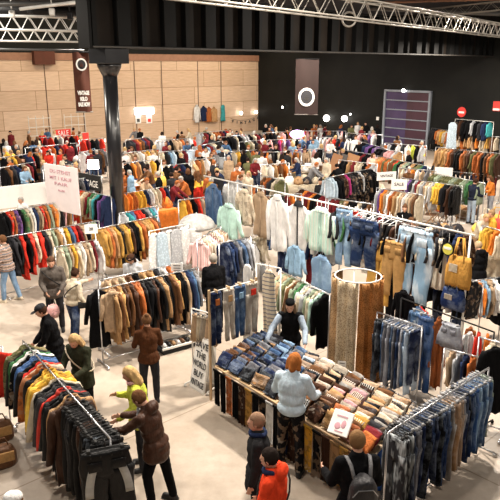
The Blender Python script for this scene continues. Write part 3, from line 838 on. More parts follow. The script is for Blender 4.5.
show('jacket','silver','plain',257,264,300,10,'light grey jacket squeezed beside the hooped dress',.2)
show('shirt','pale_blue','plain',348,240,262,15,'pale blue shirt above the leopard cubicle ring',.3)
show('trousers','white','plain',361,252,275,14,'white trousers hem over the leopard cubicle',.35)
# crowd of bare hangers above the dark jeans
for i in range(9):
    p = on_high(348+i*6, .05); o = new_obj('coat_hanger', HANG); o.location = p+V((0,0,.02)); o.rotation_euler = (0,0,Hrz+1.2+RND.uniform(-.3,.3)); o.scale = (1,1,1.3)
    prop(o, f'bare black hanger on the high rail above dark jeans, {ordinal(i+1)} from the left', 'hanger', 'bare hangers on the high rail')
HBAR = HANG
# ---- clothes line with jeans over the table
a, b = P(209,293,2.05), P(256,280,2.05)
t = empty('clothes_line', (a.x,a.y,0), atan2((b-a).y, (b-a).x)); prop(t, 'wooden frame with four pegged jeans over the denim table corner', 'clothes line')
L = (b-a).length
bm = B(); tube(bm, [(0,0,a.z), (L,0,b.z)], .008, 6); obj('line', bm, 'paper', t, True)
for x in (0, L):
    bm = B(); box(bm, (x,0,1.05), (.035,.035,2.1)); obj('post', bm, 'wood_light', t)
for i, (px, c, w, dz, lab) in enumerate(((215.5,'navy',12,0,'dark navy jeans with rust patch, first on the line over table'), (227.5,'cream',12,0,'cream jeans with tan patch, second on the line over table'), (239,'denim',13,0,'mid blue jeans, third on the line over the table'), (251.5,'cream',15,0,'cream jeans with red flower, last on the line over table'))):
    f = (px-209)/47; p = a+(b-a)*f
    yt = px_of(p)[1]
    o = garment('jeans', c, 'denim', p+V((0,-.02,.08)), atan2((b-a).y,(b-a).x), lab, None, (w/ppm(p)/.42*1.25, 1, .97), False)
    p2 = new_obj('waistband', part_mesh(WB_, 'denim'), o); p2.color = o.color
    bm = B(); box(bm, (0,-.055,-.27), (.15,.012,.12), bev=.004); q = obj('patch', bm, 'cloth_plain', o); col(q, ['rust','tan','sky','red'][i])
    bm = B(); box(bm, (0,0,-.08), (.03,.1,.07), bev=.004); obj('peg', bm, 'wood_light', o)
# ---- denim rails on the right
M2A, M2B = P(404,299,1.72), P(491,331,1.72)
clothes_rack(M2A, M2B, 'black rail behind the jeans, carrying long jeans and rust suede coat', mat='plastic_black')
rack((380,313), (419,326), 1.6, ['charcoal jeans denim','denim jeans denim','grey jeans denim','silver jeans denim','denim jeans denim','grey jeans denim','indigo jeans denim','silver jeans denim','denim jeans denim','pale_blue jeans denim','navy jeans denim'],
   'washed jeans rail right of leopard cubicle', 'left', 'chrome rack of washed jeans right of the leopard cubicle', .06, 1.08)
def on_m2(px, kind, c, mat, yt, yb, w, label, turn=0, back=0, rail=None, front=True, **kw):
    A_, B_ = rail or (M2A, M2B)
    rz = atan2((B_-A_).y, (B_-A_).x); lo, hi = -.2, 1.2
    for _ in range(40):
        m = (lo+hi)/2
        if px_of(A_+(B_-A_)*m)[0] < px: lo = m
        else: hi = m
    p = A_+(B_-A_)*lo + V((-sin(rz), cos(rz), 0))*back
    zt, zb = z_at(p.y, yt), z_at(p.y, yb); zt = min(zt, A_.z-.05)
    k = (zt-zb)/(K[kind][2]-.03); W = w/ppm(V((p.x,p.y,zt)))/max(.6, cos(rz+turn))
    return garment(kind, c, mat, V((p.x,p.y,zt+.055*k)), rz+turn, label, None, (W/K[kind][1], 1.15, k), True, None, front, **kw)
on_m2(424,'jeans','denim','acid',309,390,15,'long faded blue jeans hanging outward, left of a pair beside rust suede coat',.1,-.1)
on_m2(432,'jeans','blue','denim',311,392,14,'long blue jeans hanging outward, right of a pair beside rust suede coat',.15,-.14)
on_m2(415,'coat','denim','denim',308,356,16,'faded blue denim coat behind the outward long jeans',.5,.1)
on_m2(441,'coat','rust','leather',320,388,14,'rust suede coat hanging beside the outward long jeans',.9,-.05)
on_m2(436,'coat','brown','leather',318,380,12,'brown suede coat tucked behind the rust one',1.0,.12)
on_m2(456,'skirt','silver','denim',313,347,18,'pale grey denim skirt hanging under the dark denim bag',0,-.12)
on_m2(471,'shirt','white','plain',333,362,13,'white shirt on the black rail right of the denim skirt',.3,0)
on_m2(466,'shirt','rust','print',328,352,10,'rust patterned shirt behind the white shirt',.3,.15)
on_m2(480,'shirt','red','plain',334,372,9,'bright red shirt at the end of the black rail',.9,0)
on_m2(485,'shirt','orange','plain',335,368,8,'orange-red shirt beyond the bright red one',.9,.1)
on_m2(408,'jacket','red','plain',308,336,16,'red jacket peeking behind the washed jeans rail',.5,.35)
on_m2(384,'coat','black','plain',290,332,16,'black coat left of the washed jeans rail',.2,.4)
rack((448,349), (478,357), 1.3, ['beige shirt','navy shirt','silver shirt','white shirt','navy shirt','denim shirt','rust shirt','rust shirt leather','brown shirt leather'],
   'low rail under the denim skirt', 'left', 'low rack of small shirts under the denim skirt', .1, .75)
# big jeans rail bottom right
rack((391,431), (487,369), 1.42, ['charcoal jeans acid','charcoal jeans denim','black jeans acid','navy jeans denim','grey jeans denim','navy jeans denim','black jeans denim','navy jeans denim','indigo jeans denim','navy jeans denim','black jeans denim','indigo jeans denim','indigo jeans denim','denim jeans denim','stone jeans denim',
   'tan jeans denim','tan jeans denim','beige jeans denim','silver jeans denim','navy jeans denim','black jeans denim','indigo jeans denim','denim jeans denim','blue jeans denim','sky jeans denim','denim jeans denim','sky jeans denim','pale_blue jeans denim','denim jeans denim','sage jeans denim'],
   'big jeans rail at lower right', 'near', 'big chrome rack of jeans at the lower right of stall', .064, 1.04, jit=.18)
# right border
rack((470,281), (503,277), 1.5, ['white shirt','orange shirt','cream shirt','sky shirt','denim shirt','beige shirt','white shirt','black coat','black coat','black coat'],
   'short rail by the right border', 'left', 'short rack with black coats by the right border', .12, 1.0)
clothes_rack(P(483,338,1.6), P(512,346,1.6), 'rack at the right border with a large black coat')
on_m2(493,'long_coat','cream','plain',336,400,16,'cream coat hanging behind the large black coat at right border',1.1,.0,rail=(P(483,338,1.6), P(512,346,1.6)))
on_m2(500,'long_coat','black','plain',340,412,30,'large black coat hanging at the right border above the jeans rail',.5,-.15,rail=(P(483,338,1.6), P(512,346,1.6)))

# ---- racks in the middle distance, right
rack((378,156), (427,166), 1.6, ['tan coat leather','orange coat leather','rust coat leather','olive coat','rust coat','sage coat','brown coat','red coat','green coat','black coat','beige coat','sage coat','charcoal coat','tan coat','black coat','olive coat','green coat','navy coat'],
   'rust coat rail before roller door', 'left', 'rack of rust and green coats in front of the roller door', .13, 1.1)
rack((437,147), (503,154), 2.15, ['tan coat','camel coat leather','tan coat leather','rust coat leather','chocolate coat leather','black coat leather','rust coat leather','brown coat leather','chocolate coat leather','olive coat','rust coat leather','black coat leather','brown coat leather','rust coat leather','olive coat','chocolate coat leather'],
   'brown leather rail under the red round sign', 'left', 'high rack of brown leather coats under the round red sign', .16, 1.15)
rack((437,170), (500,176), 1.2, ['navy trousers','black trousers','charcoal trousers','navy trousers','black trousers','burgundy trousers'],
   'black trouser rail below brown leather coats', 'left', 'low rack of black trousers below the brown leather coats', .2, .9)
rack((432,173), (484,183), 1.6, ['olive coat','sage coat','olive coat','olive coat','sage coat','olive coat','sage coat','green coat','olive coat','sage coat'],
   'olive army coat rail near white table', 'left', 'rack of olive army coats behind the white folding table', .13, .9)
rack((403,178), (461,186), 1.6, ['burgundy coat','silver shirt','purple coat','charcoal coat','silver shirt','burgundy coat','cream coat','silver coat','beige coat','cream coat','silver coat','yellow shirt','yellow shirt','mustard coat','charcoal coat','black coat','chocolate coat leather','black coat leather','black coat leather'],
   'mixed coat rail with yellow shirt', 'left', 'rack of mixed coats with a yellow shirt before white table', .12, 1.05)
rack((378,188), (423,195), 1.6, ['silver coat','purple coat','orange coat','beige coat','white coat','rust coat','tan coat','cream coat','beige coat','white coat','cream coat','beige coat','brown coat leather','cream coat'],
   'beige coat rail behind the tan trousers', 'left', 'rack of beige coats behind the two tan trousers', .12, 1.05)
rack((456,119), (493,122), 2.5, ['black coat print','chocolate coat','black coat','black coat','silver shirt','black coat','charcoal coat','navy coat','teal shirt','teal shirt print'],
   'high black rail under the round red sign', 'left', 'tall white rack of black clothes against the black wall', .27, 1.25, mat='steel_white')
p = P(453,121,2.5); garment('dress', 'pale_blue', 'lace', p, .1, 'long pale blue and white dress left of the tall black clothes rack', None, (1.5,1.3,1.5))
rack((432,128), (452,131), 1.6, ['charcoal coat','rust coat','tan coat','mustard coat','cream coat','rust coat'], 'orange coat rail left of pale blue dress', 'left', 'rack of orange coats left of the long pale blue dress', .3, 1.1)
rack((326,178), (373,168), 2.0, ['pale_blue shirt','black coat','chocolate shirt print','magenta shirt','charcoal coat print','black coat print','silver shirt print','black coat print','black coat','black coat'],
   'black and magenta rail behind striped shirt', 'left', 'rack of black and magenta clothes behind the high rail', .17, 1.15)
rack((300,188), (325,196), 1.6, ['chocolate shirt print','orange shirt print','burgundy shirt','orange shirt print','black shirt','burgundy shirt'], 'burgundy rail behind white jacket', 'left', 'short rack of burgundy shirts behind the white jacket', .17, 1.0)
rack((362,142), (384,148), 1.6, ['black coat','navy coat','purple coat','black coat','purple coat','black coat'], 'purple coat rail left of roller door', 'left', 'short rack of purple and black coats left of roller door', .2, 1.1)
rack((345,150), (375,155), 1.6, ['black coat','charcoal coat','navy coat','black coat','burgundy coat','black coat','pink coat'], 'black coat rail left of rust coats', 'left', 'rack of black coats left of the rust and green coats', .19, 1.1)

def high_part(px0, px1, back, z, spec, phrase, step=.13, sc=1.0):
    a = on_high(px0, back); b = on_high(px1, back); a.z = b.z = z
    fill_rack(a, b, spec, phrase, 'left', step, sc)
    return a, b
high_part(330, 470, .16, 2.74, ['charcoal shirt','green shirt','black shirt print','silver shirt','black shirt','burgundy shirt','charcoal shirt print','black jacket','chocolate jacket leather','brown jacket leather','black jacket','cream shirt print','charcoal shirt print','black shirt','navy jacket','chocolate shirt print'], 'packed part of the high rail', .17)
a, b = high_part(256, 330, .32, 2.0, ['cream shirt','navy jacket denim','denim jacket denim','navy jacket','sky shirt','denim jacket denim','black jacket','burgundy jacket','navy jacket','white shirt','black shirt','silver shirt'], 'middle rail behind the sky blue T-shirt', .17)
clothes_rack(a, b, 'clothes rack hidden behind the sky blue T-shirt and hooped dress')
a, b = high_part(392, 470, .55, 1.75, ['black jacket','brown jacket leather','black trousers','camel jacket leather','charcoal jacket','navy jeans denim','black jacket','white shirt','indigo jeans denim','black jacket','charcoal shirt print','burgundy shirt'], 'lower rail behind the bleached jeans', .15)
clothes_rack(a, b, 'clothes rack behind the bleached jeans and the mustard tote')

# ================================================================ leopard changing cubicle
c0 = P(353, 381, 0); R_ = .42; H_ = 2.12
t = empty('changing_cubicle', c0); prop(t, 'round changing cubicle with pale and golden leopard curtains right of stall keeper', 'changing cubicle')
bm = B(); tube(bm, [(R_*cos(i*pi/18), R_*sin(i*pi/18), H_) for i in range(37)], .014, 8, False); obj('ring', bm, 'steel_white', t, True)
def curtain(a0, a1, c, mat, label, z0=.08):
    bm = B(); n = 60; rows = 14; g = []
    for j in range(rows+1):
        f = j/rows; row = []
        for i in range(n+1):
            a = a0+(a1-a0)*i/n
            r = R_ + .03 + .055*sin(a*12) * (0.45+.55*(1-f)) + .012*sin(a*31+f*4)
            row.append(bm.verts.new((r*cos(a), r*sin(a), z0+(H_-z0)*f)))
        g.append(row)
    for j in range(rows):
        for i in range(n): bm.faces.new((g[j][i], g[j][i+1], g[j+1][i+1], g[j+1][i]))
    bmesh.ops.solidify(bm, geom=bm.faces[:], thickness=.008)
    o = obj('curtain', bm, mat, t, True); col(o, c); o['label'] = label
curtain(radians(205), radians(262), (.6,.52,.4), 'cloth_leopard', 'pale leopard curtain half')
curtain(radians(264), radians(385), (.44,.235,.095), 'cloth_leopard', 'golden leopard curtain half')
curtain(radians(120), radians(203), (.5,.36,.22), 'cloth_leopard', 'tan leopard curtain half')
for a in (30, 150, 90):
    bm = B(); tube(bm, [((R_+.02)*cos(radians(a)), (R_+.02)*sin(radians(a)), 0), ((R_+.02)*cos(radians(a)), (R_+.02)*sin(radians(a)), H_)], .012, 8); obj('pole', bm, 'steel_white', t, True)
def card(px, py, Y, w, h, label, rz=0.0, lines=3, cat='card', mat='paper', txt=None, name='price_card', stand=True):
    q = PD(px, py, Y); t = empty(name, q, rz); prop(t, label, cat)
    bm = B(); box(bm, (0,0,0), (w, .008, h), bev=.002); obj('sheet', bm, mat, t)
    if stand:
        bm = B(); tube(bm, [(0,.012,-h/2-.1), (0,.012,h*.4)], .006, 6); obj('holder', bm, 'chrome', t)
    if txt:
        me = text_mesh(txt, h*.42, .002, bold=.003); o = new_obj('lettering', me, t, 'ink')
        dx = max(v.co.x for v in me.vertices)-min(v.co.x for v in me.vertices)
        o.rotation_euler = (radians(90),0,0); o.location = (0,-.008,0); o.scale = (min(1, w*.85/dx),1,1)
    else:
        bm = B()
        for i in range(lines): box(bm, (0, -.006, h*(.28-.28*i)), (w*.6, .004, h*.07))
        obj('print', bm, 'ink', t)
    return t
card(342, 366, 10.65, .16, .2, 'small white card standing at the foot of the leopard curtain', -.3)
p = on_m2(500, 'shirt','white','plain',340,341,1,'tmp') if False else None

# ================================================================ the denim table
TZ = .86
FL, BL_, FR, BR = P(216,366,TZ), P(262,338,TZ), P(371,459,TZ), P(415,411,TZ)
def tq(u, v, z=TZ):
    a = FL.lerp(FR, u); b = BL_.lerp(BR, u); p = a.lerp(b, v); p.z = z; return p
t = empty('stall_table', (FL.x, FL.y, 0)); prop(t, 'long trestle table covered in folded jeans in the middle of the market', 'table')
off = V((FL.x, FL.y, 0))
bm = B(); top = [bm.verts.new(tq(u, v, TZ)-off) for u, v in ((0,0),(1,0),(1,1),(0,1))]; bot = [bm.verts.new(tq(u, v, TZ-.03)-off) for u, v in ((0,0),(1,0),(1,1),(0,1))]
bm.faces.new(top); bm.faces.new(bot[::-1])
for i in range(4): bm.faces.new((top[i], bot[i], bot[(i+1) % 4], top[(i+1) % 4]))
obj('tabletop', bm, 'wood_light', t)
for u, v in ((.03,.08),(.97,.08),(.97,.92),(.03,.92),(.5,.08),(.5,.92)):
    q = tq(u, v, 0)-off; bm = B(); box(bm, (q.x, q.y, (TZ-.03)/2), (.05,.05,TZ-.03)); obj('leg', bm, 'wood_light', t)
def bar(u0, v0, u1, v1, z, r, mat, name):
    bm = B(); tube(bm, [tq(u0,v0,z)-off, tq(u1,v1,z)-off], r, 8); obj(name, bm, mat, t, True)
bar(0,-.015,1,-.015,TZ+.0,.018,'wood_light','front_batten')
bar(0,1.02,1,1.02,TZ+.12,.012,'chrome','back_rail')
# folded garments, one shared mesh per variant
def folded_mesh(seed, mat, name):
    rnd = random.Random(seed); bm = B(); w, l, h = .16, .17, .026
    rings = []
    for i in range(9):
        f = i/8; y = -l+2*l*f; hh = h*(.9+.25*sin(pi*f)+.25*sin(f*11+seed))*(.6 if i in (0, 8) else 1); r = []
        for q in range(14):
            a = 2*pi*q/14
            x = w*(abs(cos(a))**.45)*(1 if cos(a) > 0 else -1); z = hh*(abs(sin(a))**.6)*(1 if sin(a) > 0 else -1)
            r.append(V((x*(1+.04*sin(f*9+seed)), y+.012*sin(q*1.3+seed), z+.006*sin(x*40+f*7+seed)+h)))
        rings.append(r)
    loft(bm, rings)
    return to_mesh(bm, name, 'cloth_'+mat)
FMESH = {}
def folded(c, mat, loc, rz, tilt, label, group, kind, sc=(1,1,1), parts=True):
    k = (mat, RND.randrange(3), kind)
    if k not in FMESH: FMESH[k] = folded_mesh(k[1]+3, mat, kind)
    o = new_obj(kind, FMESH[k]); o.location = loc; o.rotation_euler = (tilt, RND.uniform(-.05,.05), rz); o.scale = sc; col(o, c, .2)
    prop(o, label, {'folded_jeans':'jeans','folded_shirt':'shirt'}.get(kind, 'clothes'), group)
    if parts:
        if kind == 'folded_jeans':
            b1 = new_obj('waistband', FWB, o); b1.color = tuple(x*.6 for x in o.color[:3])+(1,)
            b2 = new_obj('pocket', FPK, o); b2.color = tuple(min(1, x*1.25+.02) for x in o.color[:3])+(1,)
            if RND.random() < .35:
                b3 = new_obj('leather_patch', FLP, o); b3.color = (.42,.22,.09,1)
        else:
            b1 = new_obj('collar', FCL, o); b1.color = tuple(min(1, x*.7) for x in o.color[:3])+(1,)
    return o
bm = B(); box(bm, (0,-.155,.052), (.31,.035,.03), bev=.006); FWB = to_mesh(bm, 'waistband', 'cloth_denim', False)
bm = B(); box(bm, (.06,-.03,.064), (.11,.12,.008), bev=.002); FPK = to_mesh(bm, 'pocket', 'cloth_denim', False)
bm = B(); box(bm, (-.07,-.11,.066), (.07,.05,.006), bev=.002); FLP = to_mesh(bm, 'leather_patch', 'cloth_leather', False)
bm = B(); tube(bm, [(.07*cos(a*pi/8), -.11+.04*sin(a*pi/8), .062) for a in range(17)], .009, 6, False); FCL = to_mesh(bm, 'collar', 'cloth_plain')
rowdir = (FR-FL).normalized(); Lt = (FR-FL).length
trz = atan2(rowdir.y, rowdir.x)
NC, NR = int(Lt/.30), 15
pal = {
 0: ['blue','indigo','navy','navy','charcoal','brown','denim','black','grey','indigo','navy','tan'],
 1: ['navy','charcoal','black','brown','tan','grey','indigo','navy','sky','denim','black','charcoal'],
 2: ['rust','brown','black','tan','charcoal','denim','beige','charcoal','grey','pale_blue','brown','black'],
 3: ['brown','tan','charcoal','chocolate','beige','black','tan','brown','cream','chocolate','beige','stone'],
 4: ['camel','rust','chocolate','brown','tan','black','brown','pink','beige','chocolate','stone','tan'],
 5: ['gold','rust','brown','burgundy','tan','charcoal','burgundy','beige','chocolate','stone','brown','cream']}
TS = 'denim table'
for ci in range(NC):
    for ri in range(NR):
        u = (ci+.5)/NC; v = .085+ri*.88/NR
        p = tq(u, v, TZ+.045)
        z = int(min(5, u*6)); c = RND.choice(pal[z][:6] if ri < 4 else pal[z][4:])
        isj = u < .42 or RND.random() < .3
        m = 'denim' if isj else RND.choice(['plain','plain','print','stripe','leather'])
        kd = 'folded_jeans' if isj else 'folded_shirt'
        lab = f"folded {CN[c]} {MN[m] if not isj else ''}{'jeans' if isj else 'shirt'}, {ordinal(ri+1)} back in the {ordinal(ci+1)} stack along the {TS}"
        folded(c, m, p+V((RND.uniform(-.015,.015),0,.05+RND.uniform(0,.03))), trz+RND.uniform(-.2,.2), radians(RND.uniform(38,56)), lab, f'folded clothes on the {TS}', kd,
               (Lt/NC/.34*RND.uniform(.82,1.02), RND.uniform(.6,.82), RND.uniform(.6,1.05)))
# standing T-shirt in plastic sleeve
q = PD(341, 423, tq(.82,.0).y-.02); t = empty('shirt_display', q, trz+.05); prop(t, 'white T-shirt with pink print in clear sleeve leaning on table front edge', 'shirt')
t.rotation_euler = (radians(-44), 0, trz+.3)
bm = B(); box(bm, (0,0,0), (.3,.025,.34), bev=.008); obj('sleeve', bm, 'paper', t)
bm = B(); ell(bm, (-.03,-.014,-.05), (.045,.006,.05)); ell(bm, (.05,-.014,-.01), (.035,.006,.06)); box(bm, (0,-.016,.09), (.16,.004,.02)); box(bm, (.01,-.016,-.12), (.12,.004,.014)); obj('pink_print', bm, 'pink_ink', t)
# hanging cloth panels on the table front
def panel(u, w, c, mat, label, zb=.1):
    a = tq(u, -.045, 0); o = None
    bm = B(); n = 10; rows = 8; g = []
    for j in range(rows+1):
        z = TZ-.02-(TZ-.02-zb)*j/rows
        g.append([bm.verts.new((-w/2+w*i/n, .012*sin(i*1.6+u*20)*(j/rows), z)) for i in range(n+1)])
    for j in range(rows):
        for i in range(n): bm.faces.new((g[j][i], g[j][i+1], g[j+1][i+1], g[j+1][i]))
    bmesh.ops.solidify(bm, geom=bm.faces[:], thickness=.012)
    o = obj('hanging_cloth', bm, 'cloth_'+mat, None, True); o.location = a; o.rotation_euler = (0,0,trz); col(o, c); prop(o, label, 'cloth', 'cloths hung on the front of the denim table')
    bm = B(); box(bm, (0,-.012,TZ-.03), (w*.96,.02,.035)); h = obj('hem', bm, 'cloth_plain', o); h.color = tuple(x*.5 for x in o.color[:3])+(1,)
ps = [('black','plain'),('black','plain'),('rust','print'),('black','plain'),('chocolate','print'),('gold','print'),('black','plain'),('black','print'),('white','plain'),('black','plain'),('navy','print'),('chocolate','print'),('gold','print'),('mustard','print'),('black','print'),('chocolate','plain'),('tan','print'),('gold','print'),('brown','print'),('black','plain')]
for i, (c, m) in enumerate(ps):
    panel((i+.5)/len(ps), Lt/len(ps)*.96, c, m, f"{CN[c]} {MN[m]}cloth on table front, {ordinal(i+1)} from the sandwich board end", RND.uniform(.06,.2))
# blue plastic bag and dark box by the table end
q = P(378, 441, .75); t = empty('plastic_bag', (q.x, q.y, 0)); prop(t, 'bright blue plastic bag at the near right table corner', 'bag')
flat_mat('bag_blue', (.02,.13,.6), .3)
bm = B(); loft(bm, [[V((a*cos(i*pi/6)*(1+.1*sin(i*2.3)), b_*sin(i*pi/6)*(1+.1*cos(i*3)), z)) for i in range(12)] for z, a, b_ in ((.0,.12,.1),(.3,.17,.12),(.62,.18,.13),(.8,.13,.09),(.86,.07,.05))]); obj('sack', bm, 'bag_blue', t, True)
bm = B(); tube(bm, [(-.05,0,.84), (-.04,0,.95), (.04,0,.95), (.05,0,.84)], .01, 6); obj('handle', bm, 'bag_blue', t)
# A-frame board
def aframe():
    a = P(189,386,0); b = P(205,396,0); top = 1.02
    d = b-a; rz = atan2(d.y, d.x); W = .46
    t = empty('sandwich_board', (a+b)*.5, rz); prop(t, 'white A-frame sandwich board lettered SAVE THE WORLD BUY VINTAGE', 'sandwich board')
    ang = math.atan2(.2, top)
    for s, nm in ((1,'front_panel'), (-1,'rear_panel')):
        bm = B(); rot = Matrix.Rotation(-s*ang, 3, 'X'); box(bm, (0, .2-s*.1, top/2), (W, .018, top*1.02), rot, .004); pn = obj(nm, bm, 'steel_white', t)
        bm = B(); box(bm, (0, .2-s*.1-s*.012, top/2), (W*.88, .01, top*.94), rot); obj('poster_sheet', bm, 'paper', pn)
        if s == 1:
            for txt, z, w_ in (('SAVE',.87,.8), ('THE',.68,.62), ('WORLD',.51,.86), ('BUY',.33,.6), ('VINTAGE',.15,.86)):
                me = text_mesh(txt, .17, .003, bold=.001); o = new_obj('lettering', me, pn, 'ink')
                dx = max(v.co.x for v in me.vertices)-min(v.co.x for v in me.vertices)
                f = z/top; y = .2-.2*(1-f)
                o.rotation_euler = (radians(90)-ang, 0, 0); o.location = (0, y-.028, z); o.scale = (W*w_/dx, 1, 1)
            bm = B(); ell(bm, (0,.2-.2*(1-.775)-.026,.775), (.02,.004,.02)); obj('dot', bm, 'ink', pn)
    bm = B(); tube(bm, [(-.2,.03,.25), (-.2,.37,.25)], .006, 6); obj('stay', bm, 'chrome', t)
aframe()
# pale beige cloths on small stand left of the clothes line
a, b = P(194,309,1.5), P(212,314,1.5)
clothes_rack(a, b, 'small white stand with pale beige skirts behind the sandwich board', mat='steel_white')
for i, f in enumerate((.12,.38,.64,.9)):
    garment('skirt', ['beige','cream','stone','beige'][i], 'plain', a.lerp(b, f), atan2((b-a).y,(b-a).x)+.3, f'pale {CN[["beige","cream","stone","beige"][i]]} skirt, {ordinal(i+1)} from left on the stand behind sandwich board', None, (.5,1,.95))
# white parasol dome
q = P(198, 283, 0); t = empty('parasol', q); prop(t, 'low white parasol dome behind the striped shirt rail', 'parasol')
bm = B(); rings = []
for j in range(9):
    a = radians(90*j/8); rings.append([V(((.5*sin(a)+.005)*cos(i*pi/12), (.5*sin(a)+.005)*sin(i*pi/12), 1.6+.36*cos(a))) for i in range(24)])
loft(bm, rings, False); bmesh.ops.solidify(bm, geom=bm.faces[:], thickness=.01); o = obj('canopy', bm, 'cloth_plain', t, True); col(o, 'white')
bm = B(); tube(bm, [(0,0,0), (0,0,2.0)], .02, 8); obj('pole', bm, 'steel_white', t)
bm = B(); tube(bm, [(0,0,0), (0,0,.08)], .2, 16); obj('base', bm, 'steel_white', t)
q = P(205, 262, 0)
o = garment('dress','white','lace', P(193, 283, 0)+V((0,-.5,1.75)), .2, 'white sheer dress hanging below the white parasol', None, (1.9,1,1.2))
# round badge
q = on_high(456, -.2); t = empty('round_badge', (q.x, q.y, z_at(q.y, 249)), Hrz); prop(t, 'round yellow and white badge hanging above the mustard tote', 'badge')
flat_mat('badge_yellow', (.72,.66,.1), .5)
bm = B(); tube(bm, [(0,0,0), (0,-.02,0)], .13, 24); obj('disc', bm, 'plastic_black', t)
bm = B(); tube(bm, [(0,-.021,0), (0,-.03,0)], .105, 24); obj('face', bm, 'badge_yellow', t)
bm = B(); box(bm, (0,-.035,.02), (.16,.008,.045)); obj('label_strip', bm, 'paper', t)
bm = B(); tube(bm, [(0,0,.12), (0,0,max(.2, 2.8-z_at(q.y, 249)))], .004, 5); obj('hanging_cord', bm, 'paper', t)
# totes
def tote(px, yt, yb, w, c, mat, label, handle_top, patch, back=-.1):
    p = on_high(px, back); zt, zb = z_at(p.y, yt), z_at(p.y, yb); W = w/ppm(p)/cos(Hrz); zh = z_at(p.y, handle_top)
    t = empty('tote_bag', (p.x, p.y, zb), Hrz); prop(t, label, 'tote bag'); h = zt-zb
    bm = B(); rings = []
    for z, a, b_ in ((0,.47,.05),(h*.15,.5,.08),(h*.5,.5,.08),(h*.85,.45,.05),(h,.43,.035)):
        rings.append([V((W*a*(abs(cos(q*pi/10))**.5)*(1 if cos(q*pi/10) > 0 else -1), b_*sin(q*pi/10)+.006*sin(q*3+z*20), z)) for q in range(20)])
    loft(bm, rings); o = obj('bag_body', bm, 'cloth_'+mat, t, True); col(o, c)
    for s in (-1, 1):
        bm = B(); tube(bm, [(-W*.2, s*.035, h*.8), (-W*.2, s*.04, h), (-W*.09, s*.02, zh-zb), (W*.09, s*.02, zh-zb), (W*.2, s*.04, h), (W*.2, s*.035, h*.8)], .014, 6); o = obj('handle', bm, 'cloth_'+mat, t, True); col(o, 'cream' if c == 'mustard' else c)
    bm = B(); box(bm, (-W*.12, -.085, h*.62), (W*.32, .012, h*.26), bev=.004); o = obj('front_patch', bm, 'cloth_plain', t); col(o, patch)
    return t
flat_mat('x', (1,1,1))
tote(465, 256, 287, 19, (.5,.26,.06), 'plain', 'mustard canvas tote with long handles hanging from the high rail end', 238, 'cream')
tote(463, 289, 309, 18, (.02,.04,.12), 'denim', 'dark blue denim bag hanging under the mustard tote', 284, 'stone', -.12)
# low tray of shoes below the coats
a, b = P(160,352,0), P(193,343,0)
d = b-a; t = empty('shoe_tray', (a+b)*.5, atan2(d.y,d.x)); prop(t, 'low black tray with white rim under the long coat rail', 'tray')
bm = B(); box(bm, (0,0,.06), (d.length*1.1,.42,.1), bev=.02); obj('tray', bm, 'plastic_black', t)
for s in (-1,1):
    bm = B(); box(bm, (0,s*.2,.13), (d.length*1.1,.03,.05), bev=.005); obj('rim', bm, 'steel_white', t)
def shoe_mesh():
    bm = B(); rings = []
    for y, w, h in ((-.13,.025,.05),(-.11,.036,.085),(-.05,.038,.09),(0,.04,.07),(.06,.047,.05),(.11,.04,.04),(.135,.02,.025)):
        rings.append([V((w*cos(q*pi/6), y, h/2+h/2*sin(q*pi/6))) for q in range(12)])
    loft(bm, rings); return to_mesh(bm, 'shoe', 'tint')
SHOE = shoe_mesh()
def shoe(c, loc, rz, label, group=None, s=1.1):
    o = new_obj('shoe', SHOE); o.location = loc; o.rotation_euler = (0,0,rz); o.scale = (s,s,s); col(o, c); prop(o, label, 'shoe', group); 
    bm = None
    q = new_obj('sole', SOLE, o); q.color = (.7,.68,.62,1)
bm = B(); box(bm, (0,0,.008), (.085,.26,.016), bev=.006); SOLE = to_mesh(bm, 'sole', 'tint')
for i in range(7):
    f = -.45+i*.15; q = (a+b)*.5+d*f*.9; shoe(['white','black','tan','white','brown','black','cream'][i], q+V((0,0,.115)), .5, f'{["white","black","tan","white","brown","black","cream"][i]} shoe, {ordinal(i+1)} from left in the low tray under coats')
shoe('chocolate', P(205,352,0)-V((.9,0,0)), 1.2, 'dark brown shoe on the floor beside the low tray')
# brown bags bottom left
for i, (px, py) in enumerate(((2,440),(4,466))):
    q = P(px, py, .0); t = empty('leather_bag', (q.x-.05, q.y, 0), .5); prop(t, ['brown leather satchel at the left border, the one farther back', 'brown leather satchel at the left border, the one nearer the camera'][i], 'bag')
    bm = B(); loft(bm, [[V((.24*x*(abs(cos(k*pi/8))**.5)*(1 if cos(k*pi/8) > 0 else -1), .13*x*sin(k*pi/8), z)) for k in range(16)] for z, x in ((0,.9),(.04,1),(.2,1.02),(.3,.85),(.33,.6))]); o = obj('bag_body', bm, 'cloth_leather', t, True); col(o, 'brown')
    bm = B(); box(bm, (0,-.125,.2), (.4,.03,.16), bev=.01); o = obj('flap', bm, 'cloth_leather', t); col(o, 'camel')
    bm = B(); tube(bm, [(-.15,0,.3), (-.1,0,.45), (.1,0,.45), (.15,0,.3)], .012, 6); o = obj('handle', bm, 'cloth_leather', t); col(o, 'brown')

